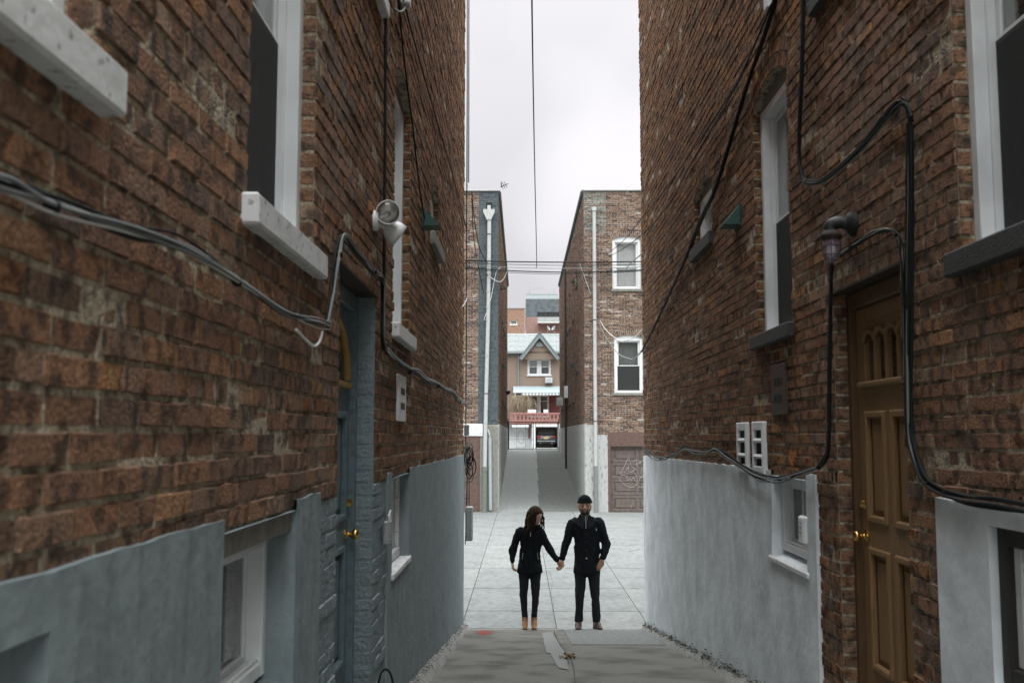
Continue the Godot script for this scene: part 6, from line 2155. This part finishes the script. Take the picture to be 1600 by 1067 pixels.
	nets(s, hair, 0.008, 0.03, [[hb * Vector3(0, -0.35, 1), (hb * Vector3(0, -0.35, 1)).dot(hc + hb * Vector3(0, 0.05, 0.058))]], off)
	var ha = obj("hair", s, M.hair_brown, w)
	var r := RandomNumberGenerator.new()
	r.seed = 12
	for k in 110:
		s = begin(true)
		var a := r.randf_range(-1.95, 1.75)
		var up := r.randf_range(0.0, 1.0)
		var st = hc + hb * (Vector3(sin(a) * 0.090 * sqrt(1 - up * up * 0.8), 0.035 + up * 0.085, -cos(a) * 0.09 * sqrt(1 - up * up * 0.8) * (1.0 if absf(a) < 1.6 else 0.7) - 0.012) * 0.97)
		var outw = (st - hc) * Vector3(1, 0.15, 1)
		var ln := r.randf_range(0.18, 0.31)
		var q := [st]
		var ph := r.randf() * TAU
		for j in 6:
			var t := (j + 1) / 6.0
			q.append(st + outw * (0.18 + 0.42 * t - 0.15 * t * t) + Vector3(sin(ph + t * 7.0) * 0.020, -ln * t, cos(ph + t * 6.0) * 0.012) + Vector3(0.02 * t * signf(sin(a)), 0, 0))
		for j in q.size(): q[j] += off
		var rad := []
		var sp = spline(q, 3)
		for j in sp.size(): rad.append(lerpf(0.011, 0.0035, float(j) / sp.size()))
		tube(s, sp, rad, 5)
		obj("lock", s, M.hair_light if r.randf() < 0.3 else M.hair_brown, ha)
	w.scale = Vector3.ONE * 0.962
	# ---------------- man
	off = Vector3(0.880, ground_y(13.62), -13.62)
	var m = thing("person", "person in black beanie, glasses and long black coat, one hand in pocket", "person", off)
	hc = Vector3(-0.026, 1.695, 0.02)
	hb = Basis(Vector3(1, 0, 0), -0.16) * Basis(Vector3.UP, -0.05)
	s = begin(true)
	body = [[Vector3(-0.012, 1.36, 0), Vector3(0, 1.08, 0), 0.155, 0.13, 1, 0.7], [Vector3(0, 1.08, 0), Vector3(0, 0.92, 0), 0.13, 0.13, 1, 0.75], [Vector3(-0.15, 1.45, 0), Vector3(0.13, 1.45, 0), 0.045, 0.045], [Vector3(-0.02, 1.45, 0), hc + Vector3(0, -0.06, -0.01), 0.062, 0.057],
		[Vector3(-0.195, 1.44, 0), Vector3(-0.297, 1.18, 0), 0.042, 0.032], [Vector3(-0.297, 1.18, 0), Vector3(-0.352, 0.945, 0.03), 0.031, 0.025], [Vector3(0.175, 1.44, 0), Vector3(0.276, 1.17, -0.01), 0.042, 0.032], [Vector3(0.276, 1.17, -0.01), Vector3(0.205, 0.965, 0.10), 0.031, 0.025],
		[Vector3(-0.09, 0.86, 0), Vector3(-0.106, 0.47, 0.015), 0.085, 0.056], [Vector3(-0.106, 0.47, 0.015), Vector3(-0.122, 0.09, 0), 0.053, 0.038], [Vector3(0.09, 0.86, 0), Vector3(0.108, 0.47, 0.015), 0.085, 0.056], [Vector3(0.108, 0.47, 0.015), Vector3(0.128, 0.09, 0), 0.053, 0.038]]
	nets(s, body, 0.016, 0.03, [], off)
	nets(s, head_bones(hc, hb, 1.03) + [[Vector3(-0.02, 1.5, 0), hc + Vector3(0, -0.05, -0.015), 0.06, 0.058]], 0.006, 0.016, [], off)
	nets(s, hand(Vector3(-0.350, 0.955, 0.03), Vector3(-0.20, -0.97, 0.10), Vector3(-0.65, 0.1, 0.5), 1.0, [0.55, 0.55, 0.6, 0.6], 1.1), 0.004, 0.006, [], off)
	nets(s, hand(Vector3(0.205, 0.975, 0.10), Vector3(-0.35, -0.9, 0.05), Vector3(-0.3, 0.1, -0.9), -1.0, [0.2, 0.2, 0.2, 0.2], 1.05), 0.004, 0.006, [], off)
	obj("body", s, M.skin_brown, m)
	face(m, hc, hb, 1.03, off)
	s = begin(true)
	var be := []
	for b in [[Vector3(-0.062, -0.045, 0.010), Vector3(-0.040, -0.085, 0.040), 0.017, 0.024], [Vector3(0.062, -0.045, 0.010), Vector3(0.040, -0.085, 0.040), 0.017, 0.024], [Vector3(-0.035, -0.090, 0.045), Vector3(0.035, -0.090, 0.045), 0.026, 0.026], [Vector3(0, -0.098, 0.055), Vector3(0, -0.112, 0.050), 0.028, 0.022], [Vector3(-0.030, -0.050, 0.082), Vector3(0.030, -0.050, 0.082), 0.0085, 0.0085], [Vector3(-0.032, -0.052, 0.078), Vector3(-0.028, -0.085, 0.070), 0.010, 0.012], [Vector3(0.032, -0.052, 0.078), Vector3(0.028, -0.085, 0.070), 0.010, 0.012]]: be.append([hc + hb * (b[0] * 1.03), hc + hb * (b[1] * 1.03), b[2], b[3]])
	nets(s, be, 0.006, 0.012, [], off)
	obj("beard", s, M.beard, m)
	s = begin(true)
	nets(s, [[hc + hb * Vector3(0, 0.050, -0.014), hc + hb * Vector3(0, 0.062, -0.010), 0.104, 0.100], [hc + hb * Vector3(0, 0.10, -0.02), hc + hb * Vector3(0, 0.115, -0.025), 0.06, 0.05]], 0.007, 0.02, [[hb * Vector3(0, -1, -0.25), (hb * Vector3(0, -1, -0.25)).dot(hc + hb * Vector3(0, 0.045, 0.04))]], off)
	var bn = obj("beanie", s, M.knit_black, m)
	s = begin(true)
	var q := []
	for k in 25:
		var a := TAU * k / 24
		q.append(off + hc + hb * Vector3(cos(a) * 0.097, 0.062 - sin(a) * 0.016, -0.010 + sin(a) * 0.104))
	tube(s, q, 0.014, 7)
	obj("cuff", s, M.knit_black, bn)
	s = begin(true)
	for g in [-1.0, 1.0]:
		q = []
		for k in 17: q.append(off + hc + hb * Vector3(g * 0.034 + cos(TAU * k / 16) * 0.026, -0.004 + sin(TAU * k / 16) * 0.022, 0.098))
		tube(s, q, 0.0014, 5)
		tube(s, [off + hc + hb * Vector3(g * 0.060, 0.0, 0.098), off + hc + hb * Vector3(g * 0.084, 0.0, 0.0)], 0.002, 5)
	tube(s, [off + hc + hb * Vector3(-0.008, 0.0, 0.100), off + hc + hb * Vector3(0.008, 0.0, 0.100)], 0.0022, 5)
	obj("glasses", s, M.frame_dark, m)
	s = begin(true)
	coat = [[Vector3(-0.165, 1.455, 0), Vector3(0.150, 1.455, 0), 0.088, 0.088, 1, 0.92], [Vector3(-0.012, 1.37, 0), Vector3(0.0, 1.10, 0), 0.195, 0.166, 1, 0.72], [Vector3(0.0, 1.10, 0), Vector3(-0.005, 0.72, 0), 0.166, 0.188, 1, 0.74], [Vector3(-0.024, 1.50, -0.01), Vector3(-0.024, 1.545, -0.01), 0.090, 0.080],
		[Vector3(-0.200, 1.450, 0), Vector3(-0.297, 1.18, 0), 0.076, 0.056], [Vector3(-0.297, 1.18, 0), Vector3(-0.346, 0.985, 0.025), 0.055, 0.046], [Vector3(0.178, 1.450, 0), Vector3(0.276, 1.17, -0.01), 0.076, 0.058], [Vector3(0.276, 1.17, -0.01), Vector3(0.212, 0.995, 0.09), 0.057, 0.048]]
	nets(s, coat, 0.011, 0.03, [[Vector3(0.0, -1, 0), -0.772]], off, 0.022)
	co = obj("coat", s, M.wool_black, m)
	for g in [-1.0, 1.0]:
		s = begin()
		var n0 = off + Vector3(-0.022, 0, 0)
		slab(s, [n0 + Vector3(g * 0.055, 1.575, 0.030), n0 + Vector3(g * 0.105, 1.545, 0.045), n0 + Vector3(g * 0.125, 1.47, 0.110), n0 + Vector3(g * 0.055, 1.40, 0.150), n0 + Vector3(g * 0.028, 1.42, 0.150)], Vector3(g * 0.3, 0.1, 1), 0.012)
		obj("lapel", s, M.wool_black, co)
	s = begin(true)
	nets(s, [[Vector3(-0.024, 1.40, 0.03), Vector3(-0.024, 1.56, 0.015), 0.092, 0.072, 0.62, 1.12]], 0.01, 0.02, [], off)
	var sw = obj("zip_sweater", s, M.shirt_grey, m)
	s = begin(true)
	tube(s, [off + Vector3(-0.022, 1.575, 0.098), off + Vector3(-0.022, 1.50, 0.124), off + Vector3(-0.022, 1.40, 0.151)], 0.005, 6)
	obj("zip", s, M.zip_metal, sw)
	for y in [1.33, 1.22, 1.10, 0.99]:
		s = begin(true)
		lathe(s, off + Vector3(-0.016, y, 0.138 if y > 1.15 else 0.130), Vector3(0, 0, 1), [[0.012, 0], [0.012, 0.005], [0, 0.007]], 10)
		obj("button", s, M.sole_black if y > 1.0 else M.zip_metal, co)
	s = begin()
	box(s, off + Vector3(0.125, 1.385, 0.128), Vector3(0.012, 0.03, 0.006), 0.002)
	obj("pocket_tab", s, M.zip_metal, co)
	s = begin(true)
	nets(s, [[Vector3(-0.088, 0.86, 0), Vector3(-0.106, 0.47, 0.015), 0.096, 0.064], [Vector3(-0.106, 0.47, 0.015), Vector3(-0.122, 0.08, -0.005), 0.062, 0.057], [Vector3(0.088, 0.86, 0), Vector3(0.108, 0.47, 0.015), 0.096, 0.064], [Vector3(0.108, 0.47, 0.015), Vector3(0.128, 0.08, -0.005), 0.062, 0.057], [Vector3(-0.035, 0.87, 0), Vector3(0.035, 0.87, 0), 0.145, 0.145, 1, 0.8]], 0.011, 0.02, [[Vector3.DOWN, -0.105]], off, 0.012)
	obj("trousers", s, M.denim_black, m)
	for g in [[-0.126, -0.12], [0.132, 0.22]]:
		s = begin(true)
		shoe(s, off, g[0], 0.012, false, g[1], 1.08)
		var sh = obj("shoe", s, M.leather_brown, m)
		s = begin()
		sole(s, off, g[0], g[1], 0.010, 1.08)
		obj("sole", s, M.sole_black, sh)
	m.scale = Vector3.ONE * 0.960

# ---------------------------------------------------------------- scene
func _ready():
	rng.seed = 1
	wob.seed = 2; wob.noise_type = FastNoiseLite.TYPE_SIMPLEX_SMOOTH; wob.frequency = 0.01; wob.fractal_octaves = 3
	# camera: a 35 mm lens focused on the couple
	var cam := Camera3D.new()
	cam.name = "camera"
	cam.near = 0.05; cam.far = 2000.0
	var lens := CameraAttributesPhysical.new()
	lens.frustum_focal_length = 35.0
	lens.frustum_focus_distance = 13.7
	lens.frustum_near = 0.05; lens.frustum_far = 2000.0
	lens.exposure_aperture = 4.8
	cam.attributes = lens
	cam.fov = rad_to_deg(2.0 * atan(533.5 / F))
	add_child(cam)
	cam.position = EYE
	cam.basis = cam_basis
	cam.current = true
	# overcast sky
	var env := Environment.new()
	env.background_mode = Environment.BG_SKY
	var sm := ProceduralSkyMaterial.new()
	sm.sky_top_color = lin(0.99, 0.98, 1.0)
	sm.sky_horizon_color = lin(0.166, 0.163, 0.172)
	sm.sky_curve = 3.0
	sm.ground_horizon_color = lin(0.2, 0.2, 0.2)
	sm.ground_bottom_color = lin(0.1, 0.1, 0.1)
	sm.sun_angle_max = 0.0
	var cn := FastNoiseLite.new()
	cn.seed = 31; cn.frequency = 0.010; cn.fractal_octaves = 4
	var ct := NoiseTexture2D.new()
	ct.width = 1024; ct.height = 512; ct.seamless = true; ct.noise = cn
	var cg := Gradient.new()
	cg.offsets = PackedFloat32Array([0.0, 0.45, 0.7, 1.0])
	cg.colors = PackedColorArray([Color(1, 1, 1, 0.0), Color(0.97, 0.98, 1, 0.010), Color(1, 0.99, 1, 0.055), Color(1, 0.99, 1, 0.09)])
	ct.color_ramp = cg
	sm.sky_cover = ct
	var sky := Sky.new()
	sky.sky_material = sm
	env.sky = sky
	env.background_energy_multiplier = 0.62
	env.tonemap_mode = Environment.TONE_MAPPER_LINEAR
	env.tonemap_exposure = 5.75
	env.sdfgi_enabled = true; env.ssao_enabled = true; env.ssil_enabled = true
	env.fog_enabled = false
	env.fog_density = 0.0018
	env.fog_light_color = Color(0.92, 0.93, 0.96)
	var we := WorldEnvironment.new()
	we.name = "overcast"
	we.environment = env
	add_child(we)
	var sun := DirectionalLight3D.new()
	sun.name = "veiled_sun"
	sun.light_energy = 0.5
	sun.light_color = Color(0.99, 1.0, 1.0)
	sun.light_angular_distance = 100.0
	sun.shadow_enabled = true
	sun.sky_mode = DirectionalLight3D.SKY_MODE_LIGHT_ONLY
	add_child(sun)
	sun.rotation_degrees = Vector3(-82, 20, 0)
	materials()
	for k in 6: brick_meshes.append(brick_mesh(100 + k))
	ground()
	near_building(true)
	near_building(false)
	far_building(true)
	far_building(false)
	house()
	blocks()
	gate()
	pipes()
	fittings()
	cables()
	people()
